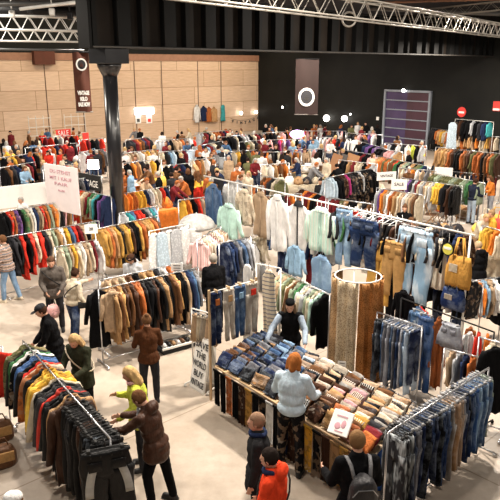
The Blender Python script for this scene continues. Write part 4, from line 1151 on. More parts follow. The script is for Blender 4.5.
# ================================================================ people
def remesh(bm, voxel, name, mat, smooth=4, wr=0.0, wscale=9):
    me = bpy.data.meshes.new(name); bmesh.ops.recalc_face_normals(bm, faces=bm.faces); bm.to_mesh(me); bm.free()
    o = bpy.data.objects.new(name, me)
    r = o.modifiers.new('r', 'REMESH'); r.mode = 'VOXEL'; r.voxel_size = voxel; r.use_smooth_shade = True
    s = o.modifiers.new('s', 'SMOOTH'); s.iterations = smooth; s.factor = .5
    out = bake(o)
    bpy.data.objects.remove(o); bpy.data.meshes.remove(me)
    if wr:
        for v in out.vertices:
            v.co += v.normal*(wr*.55*(noise.noise(V((v.co.x*wscale, v.co.y*wscale, v.co.z*wscale*1.5)))+.7*noise.noise(V((v.co.x*wscale*2, v.co.y*wscale*2, v.co.z*wscale*3.4)))))
    out.name = name; out.materials.clear(); out.materials.append(M[mat] if mat in M else M['cloth_'+mat])
    out.polygons.foreach_set('use_smooth', [True]*len(out.polygons))
    return out
def nv(*a): return V(a).normalized()
def figure(pose, fit, voxel=.017):
    """returns dict of part name -> (mesh, colour) for a person facing +Y, feet on z=0"""
    lean = radians(pose.get('lean', 0)); side = radians(pose.get('side', 0))
    s = nv(sin(side), sin(lean), cos(lean))
    right = V((1,0,0)); fwd = right.cross(s)*-1; fwd = s.cross(right)*1
    fwd = V((0, s.z, -s.y)).normalized()
    legs = pose.get('legs', ((nv(-.06,.03,-1), nv(0,-.03,-1)), (nv(.06,.0,-1), nv(0,-.02,-1))))
    hip = [V((-.09,0,-.03)), V((.09,0,-.03))]; knees = [hip[i]+V(legs[i][0]).normalized()*.43 for i in (0,1)]; ank = [knees[i]+V(legs[i][1]).normalized()*.42 for i in (0,1)]
    dz = -(min(a.z for a in ank))+.08
    T = V((0,0,dz))
    pel = T.copy(); hip = [h+T for h in hip]; knees = [k+T for k in knees]; ank = [a+T for a in ank]
    chest = pel+s*.33; nb = pel+s*.5; sh = [pel+s*.455+right*(-.175), pel+s*.455+right*.175]
    arms = pose.get('arms', ((nv(-.12,.05,-1), nv(.0,.2,-1)), (nv(.12,.05,-1), nv(.0,.2,-1))))
    elb = [sh[i]+V(arms[i][0]).normalized()*.29 for i in (0,1)]; wri = [elb[i]+V(arms[i][1]).normalized()*.25 for i in (0,1)]
    hp, hy = radians(pose.get('nod', 0)), radians(pose.get('turn', 0))
    HR = Matrix.Rotation(hy, 3, 'Z') @ Matrix.Rotation(-hp, 3, 'X')
    hc = nb+s*.06+HR@V((0,.02,.115))
    R3 = Matrix.Rotation(-lean, 3, 'X') @ Matrix.Rotation(side, 3, 'Y')
    out = {}
    fat = fit.get('fat', 1.0)
    # --- body
    bm = B()
    ell(bm, pel, (.155,.11,.12), R3); ell(bm, pel+s*.16, (.135,.1,.15), R3); ell(bm, chest, (.16,.11,.17), R3)
    capsule(bm, nb-s*.06, nb+s*.09, .058, .052)
    for i in (0,1):
        sg = -1 if i == 0 else 1
        capsule(bm, nb-s*.04, sh[i], .05, .056); capsule(bm, sh[i], elb[i], .05, .038); capsule(bm, elb[i], wri[i], .038, .026)
        capsule(bm, hip[i], knees[i], .085, .055); capsule(bm, knees[i], ank[i], .055, .036); 
        capsule(bm, ank[i]+V((0,-.02,-.03)), ank[i]+V((sg*.02,.13,-.05)), .036, .028)
        fd = V(arms[i][1]).normalized(); x, y, _ = frame_of(fd); palm = wri[i]+fd*.06
        inward = (V((0,0,0))+right*(-sg)); inward = (inward-fd*inward.dot(fd)).normalized(); up = fd.cross(inward)
        ell(bm, palm, (.014,.036,.048), Matrix((inward, up, fd)).transposed())
        for k in range(4):
            o_ = up*(-.028+.019*k); l1 = (.034,.04,.038,.03)[k]
            b0 = palm+fd*.035+o_; b1 = b0+fd*l1+inward*.008; b2 = b1+fd*l1*.6+inward*.022
            capsule(bm, b0, b1, .0095, .009, 6); capsule(bm, b1, b2, .009, .008, 6)
        th = palm-fd*.02+up*.03; capsule(bm, th, th+up*.028+fd*.03+inward*.012, .012, .01, 6)
    # head
    def H(p): return hc+HR@V(p)
    ell(bm, hc, (.074,.094,.108), HR, 20, 16); ell(bm, H((0,.03,-.055)), (.055,.062,.06), HR); ell(bm, H((0,.097,-.01)), (.012,.02,.026), HR); ell(bm, H((0,.078,.022)), (.05,.018,.012), HR)
    ell(bm, H((0,.086,-.058)), (.026,.01,.012), HR)
    for sg in (-1,1): ell(bm, H((sg*.077,-.005,0)), (.012,.022,.033), HR)
    out['body'] = (remesh(bm, voxel*.8, 'person', 'skin', 2), None)
    det = voxel < .02
    if det:
        for sg in (-1,1):
            bm = B(); ell(bm, H((sg*.03,.085,.008)), (.011,.006,.007), HR, 10, 8); out['eye%d' % sg] = (to_mesh(bm, 'eye', 'eye_dark'), None)
        bm = B(); ell(bm, H((0,.094,-.058)), (.022,.006,.006), HR, 10, 8); out['mouth'] = (to_mesh(bm, 'mouth', 'lip'), None)
    # --- hair
    hs = fit.get('hair', 'short')
    if hs:
        bm = B(); e = .012
        ell(bm, H((0,-.018,.022)), (.079+e,.09+e,.098+e*.8), HR, 18, 12)
        if hs == 'long':
            for sg in (-1,1):
                capsule(bm, H((sg*.07,-.03,.02)), H((sg*.085,-.02,-.15)), .035, .032)
                capsule(bm, H((sg*.04,-.07,0)), H((sg*.055,-.07,-.19)), .05, .045)
            capsule(bm, H((0,-.08,0)), H((0,-.075,-.2)), .05, .045)
        if hs == 'bun':
            ell(bm, H((0,-.08,.11)), (.045,.045,.04), HR)
        if hs == 'bob':
            for sg in (-1,1): capsule(bm, H((sg*.07,-.03,.02)), H((sg*.08,-.03,-.09)), .036, .032)
            capsule(bm, H((0,-.075,0)), H((0,-.07,-.1)), .055, .05)
        m = remesh(bm, voxel*.75, 'hair', 'cloth_plain', 2, .006, 40)
        # open the face: pull hair in front of the face back inside the head
        cut = .045 if hs != 'thin' else .0
        for v in m.vertices:
            l = HR.transposed()@(v.co-hc)
            if l.y > .03 and l.z < .055 and abs(l.x) < .075 :
                l.y = .03-.02; v.co = hc+HR@V(l)
        out['hair'] = (m, fit.get('haircol', 'brown'))
    if fit.get('hat'):
        bm = B(); ell(bm, H((0,-.015,.075)), (.09,.105,.062), HR, 18, 12)
        if fit['hat'][0] == 'cap': ell(bm, H((0,.12,.045)), (.07,.07,.012), HR)
        if fit['hat'][0] == 'band':
            bm.free(); bm = B(); tube(bm, [H((.092*cos(a*pi/8), -.008+.108*sin(a*pi/8), .045)) for a in range(17)], .02, 8, False)
        if fit['hat'][0] == 'hood':
            ell(bm, H((0,-.05,-.02)), (.105,.09,.12), HR)
        out['hat'] = (remesh(bm, voxel*.8, 'hat' if fit['hat'][0] != 'band' else 'headband', 'cloth_plain', 2), fit['hat'][1])
    # --- trousers
    bm = B(); ell(bm, pel+V((0,0,.01)), (.175,.13,.13), R3)
    for i in (0,1):
        capsule(bm, hip[i]+V((0,0,-.02)), knees[i], .102, .073); capsule(bm, knees[i], ank[i]+V((0,0,.02)), .073, .06)
    out['trousers'] = (remesh(bm, voxel, 'trousers', fit.get('legmat', 'denim'), 3, .006), fit.get('legs', 'navy'))
    for i in (0,1):
        sg = -1 if i == 0 else 1
        bm = B(); capsule(bm, ank[i]+V((0,-.03,-.035)), ank[i]+V((sg*.02,.14,-.042)), .045, .038); box(bm, ank[i]+V((sg*.01,.055,-.07)), (.085,.26,.02)); capsule(bm, ank[i]+V((0,0,.04)), ank[i]+V((0,-.01,-.03)), .052, .046)
        out['shoe%d' % i] = (remesh(bm, voxel*.9, 'shoe', 'tint', 2), fit.get('shoes', 'black'))
    # --- top
    k = fit.get('bulk', .02)*.85; hem = fit.get('hem', .12)
    bm = B(); ell(bm, chest, ((.165+k)*fat, .115+k, .18+k*.5), R3); ell(bm, pel+s*.18, ((.148+k)*fat,.11+k,.17), R3); capsule(bm, sh[0], sh[1], .055+k*.4, .055+k*.4)
    ell(bm, pel+s*.02+V((0,0,.0)), ((.165+k)*fat, .118+k, .11), R3)
    if hem > .14:
        cap = V((0,0,-1)); a = pel+s*.02; n = 5
        for q in range(n):
            f = q/(n-1); ell(bm, a+cap*(hem-.08)*f, ((.17+k)*fat+.02*f, .13+k+.015*f, .1))
    capsule(bm, nb-s*.05, nb+s*.02, .085+k*.5, .07+k*.4)
    for i in (0,1):
        ee = wri[i] if fit.get('sleeve', 'long') == 'long' else sh[i].lerp(elb[i], .7)
        capsule(bm, nb-s*.05, sh[i], .055, .058+k*.45)
        if fit.get('sleeve') == 'short': capsule(bm, sh[i], ee, .06+k, .055+k)
        elif fit.get('sleeve') != 'none': capsule(bm, sh[i], elb[i], .056+k*.45, .046+k*.45); capsule(bm, elb[i], wri[i]-(wri[i]-elb[i])*.04, .046+k*.45, .035+k*.35)
    if fit.get('hood'):
        ell(bm, nb-fwd*.1+s*.03, (.12,.075,.09), R3)
    out['top'] = (remesh(bm, voxel, fit.get('topname', 'jacket'), fit.get('topmat', 'plain'), 4, fit.get('wr', .012), fit.get('ws', 9)), fit.get('top', 'black'))
    if fit.get('sleeve') == 'none' and fit.get('undersleeve'):
        bm = B()
        for i in (0,1): 
            bm = B(); capsule(bm, sh[i], elb[i], .068, .06); capsule(bm, elb[i], wri[i], .06, .048); out['slv%d' % i] = (remesh(bm, voxel, 'sleeve', 'denim', 3, .006), fit['undersleeve'])
    if fit.get('scarf'):
        bm = B(); tube(bm, [nb+s*.03+R3@V((.085*cos(a*pi/8), .01+.09*sin(a*pi/8), .01*sin(a))) for a in range(17)], .033, 8, False); out['scarf'] = (remesh(bm, voxel, 'scarf', 'plain', 2, .005), fit['scarf'])
    if fit.get('inner'):
        bm = B(); 
        for q in range(6):
            f = q/5; ell(bm, nb.lerp(pel+s*.08, f)+fwd*(.085+k+.035*sin(pi*min(1, f*1.3))), (.035+.01*f,.028,.05), R3)
        out['inner'] = (remesh(bm, voxel, 'shirt_front', 'plain', 3), fit['inner'])
    if fit.get('strap'):
        bm = B(); pts = []
        for q in range(15):
            f = q/14; a = -pi*.5+2*pi*f
            r_ = V(((.19+k)*cos(a)*-1, (.14+k)*sin(a), 0)); pts.append(pel+s*(.28-.2*cos(a)*1)+R3@r_)
        tube(bm, pts, .012, 6, False); out['strap'] = (to_mesh(bm, 'strap', 'cloth_leather'), fit['strap'])
    out['_j'] = dict(pel=pel, chest=chest, s=s, fwd=fwd, wri=wri, hc=hc, nb=nb)
    return out
def place(fig, loc, yaw, label, scale=1.0, over=None, group=None):
    me, _ = fig['body']; o = new_obj('person', me); o.location = loc; o.rotation_euler = (0,0,radians(yaw)); o.scale = (scale,)*3
    prop(o, label, 'person', group)
    for k, v in fig.items():
        if k in ('body', '_j'): continue
        m, c = v; p = new_obj(m.name.split('.')[0], m, o)
        if over and k in over: c = over[k]
        if c is not None: col(p, c)
        elif k.startswith('shoe'): col(p, 'black')
    return o
def person(px, py, z, yaw, label, pose, fit, scale=1.0):
    q = P(px, py, z); fig = figure(pose, fit)
    if z > .5:   # px,py gave the head: put the feet below it
        h = fig['_j']['hc']*scale; r = Matrix.Rotation(radians(yaw), 3, 'Z')@V((h.x, h.y, 0)); q = P(px, py, h.z)-r; q.z = 0
    return place(fig, q, yaw, label, scale), fig, q
UP = nv
person(139,399,1.6,72,'man in brown waxed jacket leaning over the dark rail with both hands',
  dict(lean=14, nod=38, turn=0, arms=((nv(-.15,.75,-.62), nv(.12,.9,-.3)), (nv(.05,.8,-.6), nv(-.1,.95,-.2))), legs=((nv(-.08,.22,-1), nv(0,-.12,-1)), (nv(.1,-.16,-1), nv(0,-.22,-1)))),
  dict(hair='short', haircol='brown', top='chocolate', topmat='leather', topname='jacket', bulk=.045, hem=.26, hood=1, legs='black', legmat='plain', shoes='black', inner='silver', wr=.018))
person(129,374,1.55,100,'blonde woman in lime green puffer jacket beside man in brown jacket',
  dict(lean=6, nod=30, arms=((nv(-.2,.2,-1), nv(.1,.8,-.5)), (nv(.2,.25,-1), nv(-.4,.7,.3)))),
  dict(hair='long', haircol=(.55,.36,.16), top='lime', topname='puffer_jacket', bulk=.045, hem=.24, legs='charcoal', legmat='plain', scarf='pink', wr=.02, ws=16), .97)
person(151,402,0,18,'brown haired woman seen from behind in rust patterned shawl, facing the coats',
  dict(lean=3, nod=12, arms=((nv(-.25,.3,-1), nv(.3,.8,.3)), (nv(.25,.2,-1), nv(-.3,.8,.2)))),
  dict(hair='bun', haircol=(.16,.08,.04), top=(.085,.033,.015), topmat='plain', topname='shawl', bulk=.03, hem=.16, legs='charcoal', legmat='plain', wr=.014), .95)
person(74,341,1.6,160,'blonde woman in dark green jacket behind the far end of dark rail',
  dict(lean=8, nod=35, arms=((nv(-.2,.4,-.9), nv(.3,.9,-.2)), (nv(.2,.4,-.9), nv(-.3,.9,-.2)))),
  dict(hair='long', haircol=(.5,.33,.16), top=(.03,.033,.02), topmat='plain', topname='jacket', bulk=.04, hem=.3, legs='black', legmat='plain', strap='cream'), .97)
person(41,311,1.6,110,'person in flat grey cap and long black coat bending towards the left rail',
  dict(lean=12, nod=25, arms=((nv(-.15,.3,-1), nv(.1,.6,-.7)), (nv(.15,.3,-1), nv(-.1,.6,-.7)))),
  dict(hair='short', haircol='chocolate', hat=('cap', 'charcoal'), top='black', topname='coat', bulk=.05, hem=.55, legs='black', legmat='plain'), 1.0)
_, fg, q3 = person(76,343,0,-38,'woman in white sweater and navy jeans reaching for the coat rail',
  dict(lean=8, nod=18, arms=((nv(-.1,.85,-.35), nv(.0,1,-.02)), (nv(.3,-.1,-1), nv(.1,.5,-.8))), legs=((nv(-.12,.22,-1), nv(-.05,-.1,-1)), (nv(.3,-.25,-1), nv(.22,-.3,-1)))),
  dict(hair='bun', haircol=(.045,.022,.014), top='cream', topname='sweater', bulk=.03, hem=.1, legs=(.03,.05,.11), legmat='denim', strap='black', wr=.01), .97)
bq = q3+V((.24,-.1,0)); t = empty('shoulder_bag', (bq.x, bq.y, .92), .3); prop(t, 'small black shoulder bag on the hip of woman in white sweater', 'handbag')
bm = B(); box(bm, (0,0,0), (.2,.08,.14), bev=.02); obj('bag_body', bm, 'plastic_black', t); bm = B(); box(bm, (0,-.045,.02), (.19,.012,.09), bev=.004); obj('flap', bm, 'cloth_leather', t).color = (.02,.02,.02,1)
_, _, q2 = person(51,262,1.65,195,'man in grey brown jacket facing the camera with a crossbody strap',
  dict(lean=4, nod=25, arms=((nv(-.25,.1,-1), nv(.35,.75,-.4)), (nv(.25,.1,-1), nv(-.35,.75,-.5)))),
  dict(hair='short', haircol=(.1,.05,.03), top=(.1,.085,.075), topname='jacket', bulk=.045, hem=.2, legs='charcoal', legmat='plain', strap='black'), 1.03)
q = P(54,306,.85); t = empty('shopping_bag', (q.x, q.y-.1, .62), .5); prop(t, 'pink patterned cloth bag held in front of man in grey jacket', 'bag')
bm = B(); loft(bm, [[V((a*cos(i*pi/6), .5*a*sin(i*pi/6), z)) for i in range(12)] for z, a in ((0,.1),(.1,.14),(.22,.13),(.3,.08))]); o = obj('bag_body', bm, 'cloth_print', t, True); col(o, 'pink')
bm = B(); tube(bm, [(-.06,0,.28), (-.03,0,.42), (.03,0,.42), (.06,0,.28)], .01, 6); o = obj('handle', bm, 'cloth_plain', t); col(o, 'charcoal')
person(11,301,0,75,'person in striped knit sweater and pale jeans at the left edge',
  dict(lean=2, nod=10, arms=((nv(-.2,.1,-1), nv(.1,.5,-.8)), (nv(.15,.0,-1), nv(.1,.5,-.8))), legs=((nv(-.1,.18,-1), nv(0,.05,-1)), (nv(.1,-.15,-1), nv(0,-.3,-1)))),
  dict(hair='short', haircol='brown', top='beige', topmat='knit', topname='sweater', bulk=.045, hem=.16, legs='sky', legmat='denim', shoes='cream'), 1.0)
q = P(-3,262,1.0); t = empty('leather_bag', (q.x, q.y, .8), 1.2); prop(t, 'tan leather bag at the hip of person in striped sweater', 'bag')
bm = B(); box(bm, (0,0,0), (.3,.12,.26), bev=.03); o = obj('bag_body', bm, 'cloth_leather', t); col(o, 'tan'); bm = B(); tube(bm, [(-.1,0,.12), (-.06,0,.4), (.06,0,.4), (.1,0,.12)], .01, 6); o = obj('handle', bm, 'cloth_leather', t); col(o, 'tan')
person(131,259,1.6,165,'woman with black headband and white hood behind the long coat rails',
  dict(lean=5, nod=25), dict(hair='bob', haircol='chocolate', hat=('band','black'), top='silver', topname='hoodie', bulk=.04, hood=1, legs='black', legmat='plain'), .97)
person(213,259,1.6,15,'grey haired person in black sweater seen from behind near white parasol',
  dict(lean=6, nod=10, side=0), dict(hair='short', haircol=(.3,.27,.23), top='black', topname='sweater', bulk=.05, hem=.2, legs='black', legmat='plain'), 1.04)
person(290,306,1.6,172,'stall keeper in black vest with pale denim sleeves leaning on the denim table',
  dict(lean=14, nod=15, turn=-5, arms=((nv(-.35,.45,-.75), nv(-.05,.75,-.6)), (nv(.5,.4,-.75), nv(.25,.65,-.6)))),
  dict(hair='long', haircol=(.2,.13,.08), top='black', topname='vest', sleeve='none', undersleeve='pale_blue', bulk=.035, hem=.16, legs='charcoal', legmat='plain', hat=('beanie','black')), 1.0)
person(290,470,0,-22,'ginger woman in loose pale blue shirt browsing the denim table',
  dict(lean=5, nod=22, arms=((nv(-.35,.3,-.95), nv(.1,.8,-.3)), (nv(.35,.3,-.95), nv(.0,.8,-.3))), legs=((nv(-.12,.12,-1), nv(0,-.12,-1)), (nv(.1,-.02,-1), nv(.06,-.2,-1)))),
  dict(hair='bob', haircol=(.38,.13,.035), top='pale_blue', topname='shirt', bulk=.05, hem=.09, legs='black', legmat='print', shoes='black', wr=.012, ws=7), 1.07)
person(256,422,1.65,85,'balding man in dark jacket looking to the left below the table',
  dict(lean=0, nod=6, arms=((nv(-.12,.05,-1), nv(.0,.25,-1)), (nv(.12,.0,-1), nv(.0,.25,-1)))),
  dict(hair='thin', haircol=(.28,.17,.11), top=(.02,.02,.022), topname='jacket', bulk=.04, hem=.3, scarf='navy', legs='black', legmat='plain'), 1.0)
person(269,458,1.6,72,'dark haired person in bright red hooded jacket at the bottom edge',
  dict(lean=3, nod=12, arms=((nv(-.12,.3,-1), nv(.1,.8,-.4)), (nv(.12,.2,-1), nv(.0,.6,-.7)))),
  dict(hair='short', haircol=(.02,.014,.012), top=(.75,.06,.02), topname='jacket', bulk=.05, hem=.2, hood=1, scarf='navy', legs='navy', strap='black', wr=.018, ws=8), 1.0)
_, fg, q12 = person(357,441,1.65,5,'man with fair quiff and black jacket seen from behind at the table corner',
  dict(lean=3, nod=15, arms=((nv(-.3,.2,-1), nv(-.1,.8,-.1)), (nv(.25,.1,-1), nv(.0,.7,-.6)))),
  dict(hair='short', haircol=(.2,.11,.05), top='black', topname='jacket', bulk=.045, hem=.2, legs='black', legmat='plain'), 1.06)
def backpack(q, yaw, label, z=1.0):
    t = empty('backpack', q+Matrix.Rotation(radians(yaw), 3, 'Z')@V((0,-.27,z)), radians(yaw)); prop(t, label, 'backpack')
    bm = B(); loft(bm, [[V((a*(abs(cos(i*pi/8))**.6)*(1 if cos(i*pi/8) > 0 else -1), .1*sin(i*pi/8), zz)) for i in range(16)] for zz, a in ((0,.12),(.04,.16),(.2,.17),(.36,.15),(.44,.11),(.47,.05))]); o = obj('bag_body', bm, 'cloth_leather', t, True); col(o, 'charcoal')
    bm = B(); ell(bm, (0,-.09,.14), (.12,.05,.12)); o = obj('front_pocket', bm, 'cloth_leather', t, True); col(o, 'black')
    bm = B(); tube(bm, [(-.14,-.095,.3), (-.08,-.1,.38), (.08,-.1,.38), (.14,-.095,.3)], .006, 6); obj('zip', bm, 'chrome', t)
    for s in (-1,1):
        bm = B(); tube(bm, [(s*.09,.06,.42), (s*.11,.14,.53), (s*.13,.26,.56), (s*.14,.36,.5)], .022, 8); o = obj('shoulder_strap', bm, 'cloth_plain', t, True); col(o, 'grey')
backpack(q12, 5, 'dark backpack with grey straps on the fair haired man in black', 1.02)
person(478,246,1.6,20,'person in black hoodie seen from behind right of the mustard tote',
  dict(lean=4, nod=25), dict(hair='short', haircol=(.4,.28,.17), top='black', topname='hoodie', bulk=.05, hem=.18, hood=1, legs='sky', legmat='denim'), 1.0)
person(470,224,0,-60,'person in navy top and pale jeans standing right of the white folding table',
  dict(lean=2, nod=20, arms=((nv(-.1,.3,-1), nv(0,.8,-.2)), (nv(.1,.3,-1), nv(0,.8,-.2)))), dict(hair='short', haircol='chocolate', top=(.02,.025,.045), topname='sweater', bulk=.04, hem=.14, legs='pale_blue', legmat='denim'), 1.0)
person(12,503,1.6,100,'person in white knit cap at the bottom left corner',
  dict(lean=0, nod=0), dict(hair='short', haircol='brown', hat=('beanie','white'), top='mustard', topname='jacket', bulk=.04, hem=.2, legs='black', legmat='plain'), .95)

# ---- background visitors: five shared figures
BF = []
for i, (ps_, ft) in enumerate(((dict(nod=20), dict(hair='short', hem=.2, bulk=.04)), (dict(nod=30, lean=6, arms=((nv(-.2,.4,-1), nv(.1,.8,-.2)), (nv(.2,.3,-1), nv(-.1,.8,-.1)))), dict(hair='long', hem=.12, bulk=.03)),
     (dict(nod=5, legs=((nv(-.06,.25,-1), nv(0,.05,-1)), (nv(.06,-.2,-1), nv(0,-.3,-1)))), dict(hair='bob', hem=.45, bulk=.04)), (dict(lean=22, nod=30, arms=((nv(-.2,.7,-.7), nv(.1,.8,-.5)), (nv(.2,.7,-.7), nv(-.1,.8,-.5)))), dict(hair='short', hem=.14, bulk=.04)),
     (dict(nod=15, arms=((nv(-.3,.1,-1), nv(.6,.6,-.2)), (nv(.2,.0,-1), nv(0,.2,-1)))), dict(hair='bun', hem=.2, bulk=.035)))):
    BF.append(figure(ps_, ft, .028))
HC = {'dark haired': (.02,.012,.01), 'brown haired': (.13,.06,.03), 'blonde': (.5,.33,.16), 'ginger': (.35,.12,.04), 'grey haired': (.4,.38,.35), 'fair haired': (.3,.19,.1)}
HK = list(HC)
def bg(px, py, yaw, top, legs, hair, label, fi=None, s=1.0):
    f = BF[RND.randrange(5) if fi is None else fi]; h = f['_j']['hc']*s
    q = P(px, py, h.z); q.z = 0
    place(f, q, yaw, label, s*RND.uniform(.97,1.03), {'top': top, 'trousers': legs, 'hair': HC[hair], 'shoe0': 'black', 'shoe1': 'black'})
tops_ = ['black','white','charcoal','cream','navy','brown','grey','rust','black','sky','burgundy','beige']
near = [(409,169,180,'brown','black','grey haired','behind the beige coat rail under the white cards'),(411,222,170,'beige','navy','brown haired','behind the tan trousers, left of a pair'),(421,228,200,'brown','charcoal','dark haired','behind the tan trousers, right of a pair'),
 (405,207,160,'black','black','brown haired','among the beige coats'),(493,178,90,'orange','silver','brown haired','at the right edge beside white table person'),(493,214,90,'mustard','tan','fair haired','stooping at the right edge below orange one'),
 (262,156,10,'white','navy','brown haired','left of two white tops before the cream table'),(281,158,-20,'white','charcoal','dark haired','right of two white tops before the cream table'),(256,149,-30,'navy','blue','dark haired','in navy just behind the white top pair'),
 (248,160,10,'olive','black','dark haired','in dark green left of the white top pair'),(237,169,180,'rust','black','brown haired','between picture crates and the cream blouse'),(273,148,30,'charcoal','navy','dark haired','behind the white top pair'),(286,150,120,'brown','navy','brown haired','behind the cream table end'),
 (243,172,170,'cream','black','dark haired','above the floral blouse'),(217,173,190,'charcoal','navy','dark haired','above the blue denim shirt'),(213,181,20,'brown','navy','grey haired','left of the cream blouse'),(179,168,150,'black','black','dark haired','in black behind the orange goods tables'),
 (188,172,20,'black','charcoal','brown haired','second in black behind the orange goods tables'),(172,176,40,'charcoal','navy','dark haired','by the orange goods tables'),(152,169,120,'brown','navy','dark haired','right of the column among the stalls'),(130,163,80,'black','black','dark haired','in black just right of the column'),
 (123,172,200,'rust','navy','brown haired','touching the column side'),(358,123,170,'white','navy','fair haired','in white by the lamp pair'),(366,124,150,'black','black','dark haired','in black by the lamp pair'),(66,158,150,'charcoal','black','dark haired','behind the pink poster'),
 (98,160,100,'navy','black','brown haired','left of the column by the black board'),(10,150,100,'mustard','black','blonde','in yellow at the far left stalls'),(17,153,100,'yellow','brown','fair haired','second in yellow at the far left stalls'),(24,160,160,'black','black','dark haired','far left in black'),
 (37,150,200,'rust','navy','brown haired','among the red clothes'),(49,152,170,'red','black','dark haired','in red among the red clothes'),(397,137,180,'grey','charcoal','fair haired','before the roller door'),(373,131,170,'pink','black','fair haired','left of the roller door'),
 (420,145,170,'lime','navy','brown haired','in yellow green before the roller door'),(340,168,20,'black','black','dark haired','behind the black and magenta rail'),(330,141,200,'white','navy','brown haired','behind the brown boards'),(345,139,30,'navy','navy','dark haired','behind the brown boards, right one'),
 (230,131,180,'cream','navy','brown haired','under the teal garment'),(206,150,160,'white','black','fair haired','by the white book shelf'),(211,153,200,'tan','navy','brown haired','right by the white book shelf'),(222,150,10,'charcoal','navy','grey haired','above the picture crates'),
 (480,215,200,'cream','tan','blonde','sitting low right of white table'),(313,142,180,'sky','red','dark haired','in blue top at the cream table far end'),(300,147,90,'purple','black','brown haired','under the purple glow'),(321,181,150,'charcoal','black','dark haired','behind the burgundy rail')]
for (x0, x1, y0, y1, n_, nm) in ((122,190,150,186,12,'orange stalls'),(190,262,146,180,14,'book stalls'),(262,330,142,166,12,'cream stalls'),(0,80,140,172,12,'dark stalls at left'),(330,440,136,160,9,'black coat rails')):
    for i in range(n_):
        tp = tops_[(i*7+x0) % 12]; hr = HK[(i*2+x0) % 5]
        near.append((x0+(x1-x0)*(i+.5)/n_, y0+(y1-y0)*((i*.618) % 1), (i*77) % 360, tp, ['navy','black','denim','charcoal'][i % 4], hr, f'{ordinal(i+1)} from left among the {nm}'))
for px, py, yaw, tp, lg, hr, wh in near:
    bg(px, py, yaw, tp, lg, hr, f"{hr} person in {CN[tp]}, {wh}" if 'haired' in hr else f"{hr} person in {CN[tp]}, {wh}")
zone = [(4,44,'far left stalls'),(46,100,'stalls under the left banner'),(124,156,'stalls under the light box'),(160,196,'stalls under the wall shirts'),(198,226,'stalls under the teal garment'),(228,262,'stalls under the bunting'),(264,296,'stalls at the wall corner'),(298,330,'stalls under the round emblem'),(332,380,'stalls under the lamp pair')]
tops = ['black','navy','charcoal','cream','white','brown','rust','grey','red','burgundy','denim','olive']
for a_, b_, nm in zone:
    for i in range(9):
        tp = tops[(i*5+a_) % 12]; hr = HK[(i+a_) % 5]
        bg(a_+(b_-a_)*(i+.5)/9, RND.choice((130,133,138,143,148,153)) if a_ < 264 else RND.choice((126,129,133,138)), RND.choice((0,40,90,160,200,300)), tp, RND.choice(['navy','black','denim','charcoal']), hr, f"{hr} person in {CN[tp]}, {ordinal(i+1)} from left in the {nm}")

# ================================================================ background stalls
def stall_table(pa, pb, label, depth=.8, h=.78, top='white', cloth=True):
    a, b = P(*pa, h), P(*pb, h); d = b-a; L = math.hypot(d.x, d.y); rz = atan2(d.y, d.x)
    t = empty('stall_table', (a.x, a.y, 0), rz); prop(t, label, 'table')
    bm = B(); box(bm, (L/2, depth/2, h-.02), (L, depth, .04), bev=.006); o = obj('tabletop', bm, 'tint', t); col(o, top)
    for x in (.05, L-.05):
        for y in (.05, depth-.05):
            bm = B(); box(bm, (x,y,(h-.04)/2), (.05,.05,h-.04)); o = obj('leg', bm, 'tint', t); col(o, 'silver')
    if cloth:
        bm = B(); n = max(8, int(L*6)); g = []
        for z in (h, h*.5, .12): g.append([bm.verts.new((L*i/n, -.02-.02*sin(i*1.7)*(1 if z < h else 0), z)) for i in range(n+1)])
        for j in range(2):
            for i in range(n): bm.faces.new((g[j][i], g[j][i+1], g[j+1][i+1], g[j+1][i]))
        bmesh.ops.solidify(bm, geom=bm.faces[:], thickness=.01)
        o = obj('table_skirt', bm, 'cloth_plain', t, True); col(o, top)
    return a, b, L, rz
def item_meshes():
    D = {}
    D['folded_sweater'] = folded_mesh(9, 'plain', 'folded_sweater')
    bm = B(); loft(bm, [[V((a*(abs(cos(i*pi/8))**.6)*(1 if cos(i*pi/8) > 0 else -1), .5*a*sin(i*pi/8), z)) for i in range(16)] for z, a in ((0,.14),(.03,.17),(.16,.16),(.23,.11))])
    tube(bm, [(-.07,0,.2), (-.05,0,.33), (.05,0,.33), (.07,0,.2)], .012, 6); D['handbag'] = to_mesh(bm, 'handbag', 'tint')
    bm = B(); loft(bm, [[V((a*cos(i*pi/8), a*1.1*sin(i*pi/8), z)) for i in range(16)] for z, a in ((0,.17),(.012,.17),(.02,.1),(.09,.095),(.13,.07),(.135,.03))]); D['hat'] = to_mesh(bm, 'hat', 'cloth_plain')
    bm = B(); box(bm, (0,0,.06), (.32,.2,.12), bev=.004); box(bm, (0,0,.125), (.33,.21,.03), bev=.004); D['shoebox'] = to_mesh(bm, 'shoebox', 'tint', False)
    bm = B()
    for s in (-1,1):
        box(bm, (s*.17,0,.13), (.02,.34,.26)); box(bm, (0,s*.17,.13), (.34,.02,.26))
    box(bm, (0,0,.01), (.34,.34,.02))
    for k in range(8): box(bm, (0,-.13+.036*k,.15), (.3,.012,.3), Matrix.Rotation(.12, 3, 'X'))
    D['record_crate'] = to_mesh(bm, 'record_crate', 'tint', False)
    bm = B(); loft(bm, [[V((a*cos(i*pi/8), a*sin(i*pi/8), z)) for i in range(16)] for z, a in ((0,.05),(.02,.07),(.1,.1),(.18,.07),(.24,.04),(.27,.055))]); D['vase'] = to_mesh(bm, 'vase', 'tint_gloss')
    bm = B()
    loft(bm, [[V((.13*f*cos(i*pi/7)*(1+.2*sin(i*3)), .16*f*sin(i*pi/7), z+.02*sin(i*2.2))) for i in range(14)] for z, f in ((0,1),(.05,1.15),(.1,.9),(.15,.6),(.17,.25))]); D['crumpled_garment'] = to_mesh(bm, 'crumpled_garment', 'cloth_print')
    return D
IM = item_meshes(); IK = list(IM)
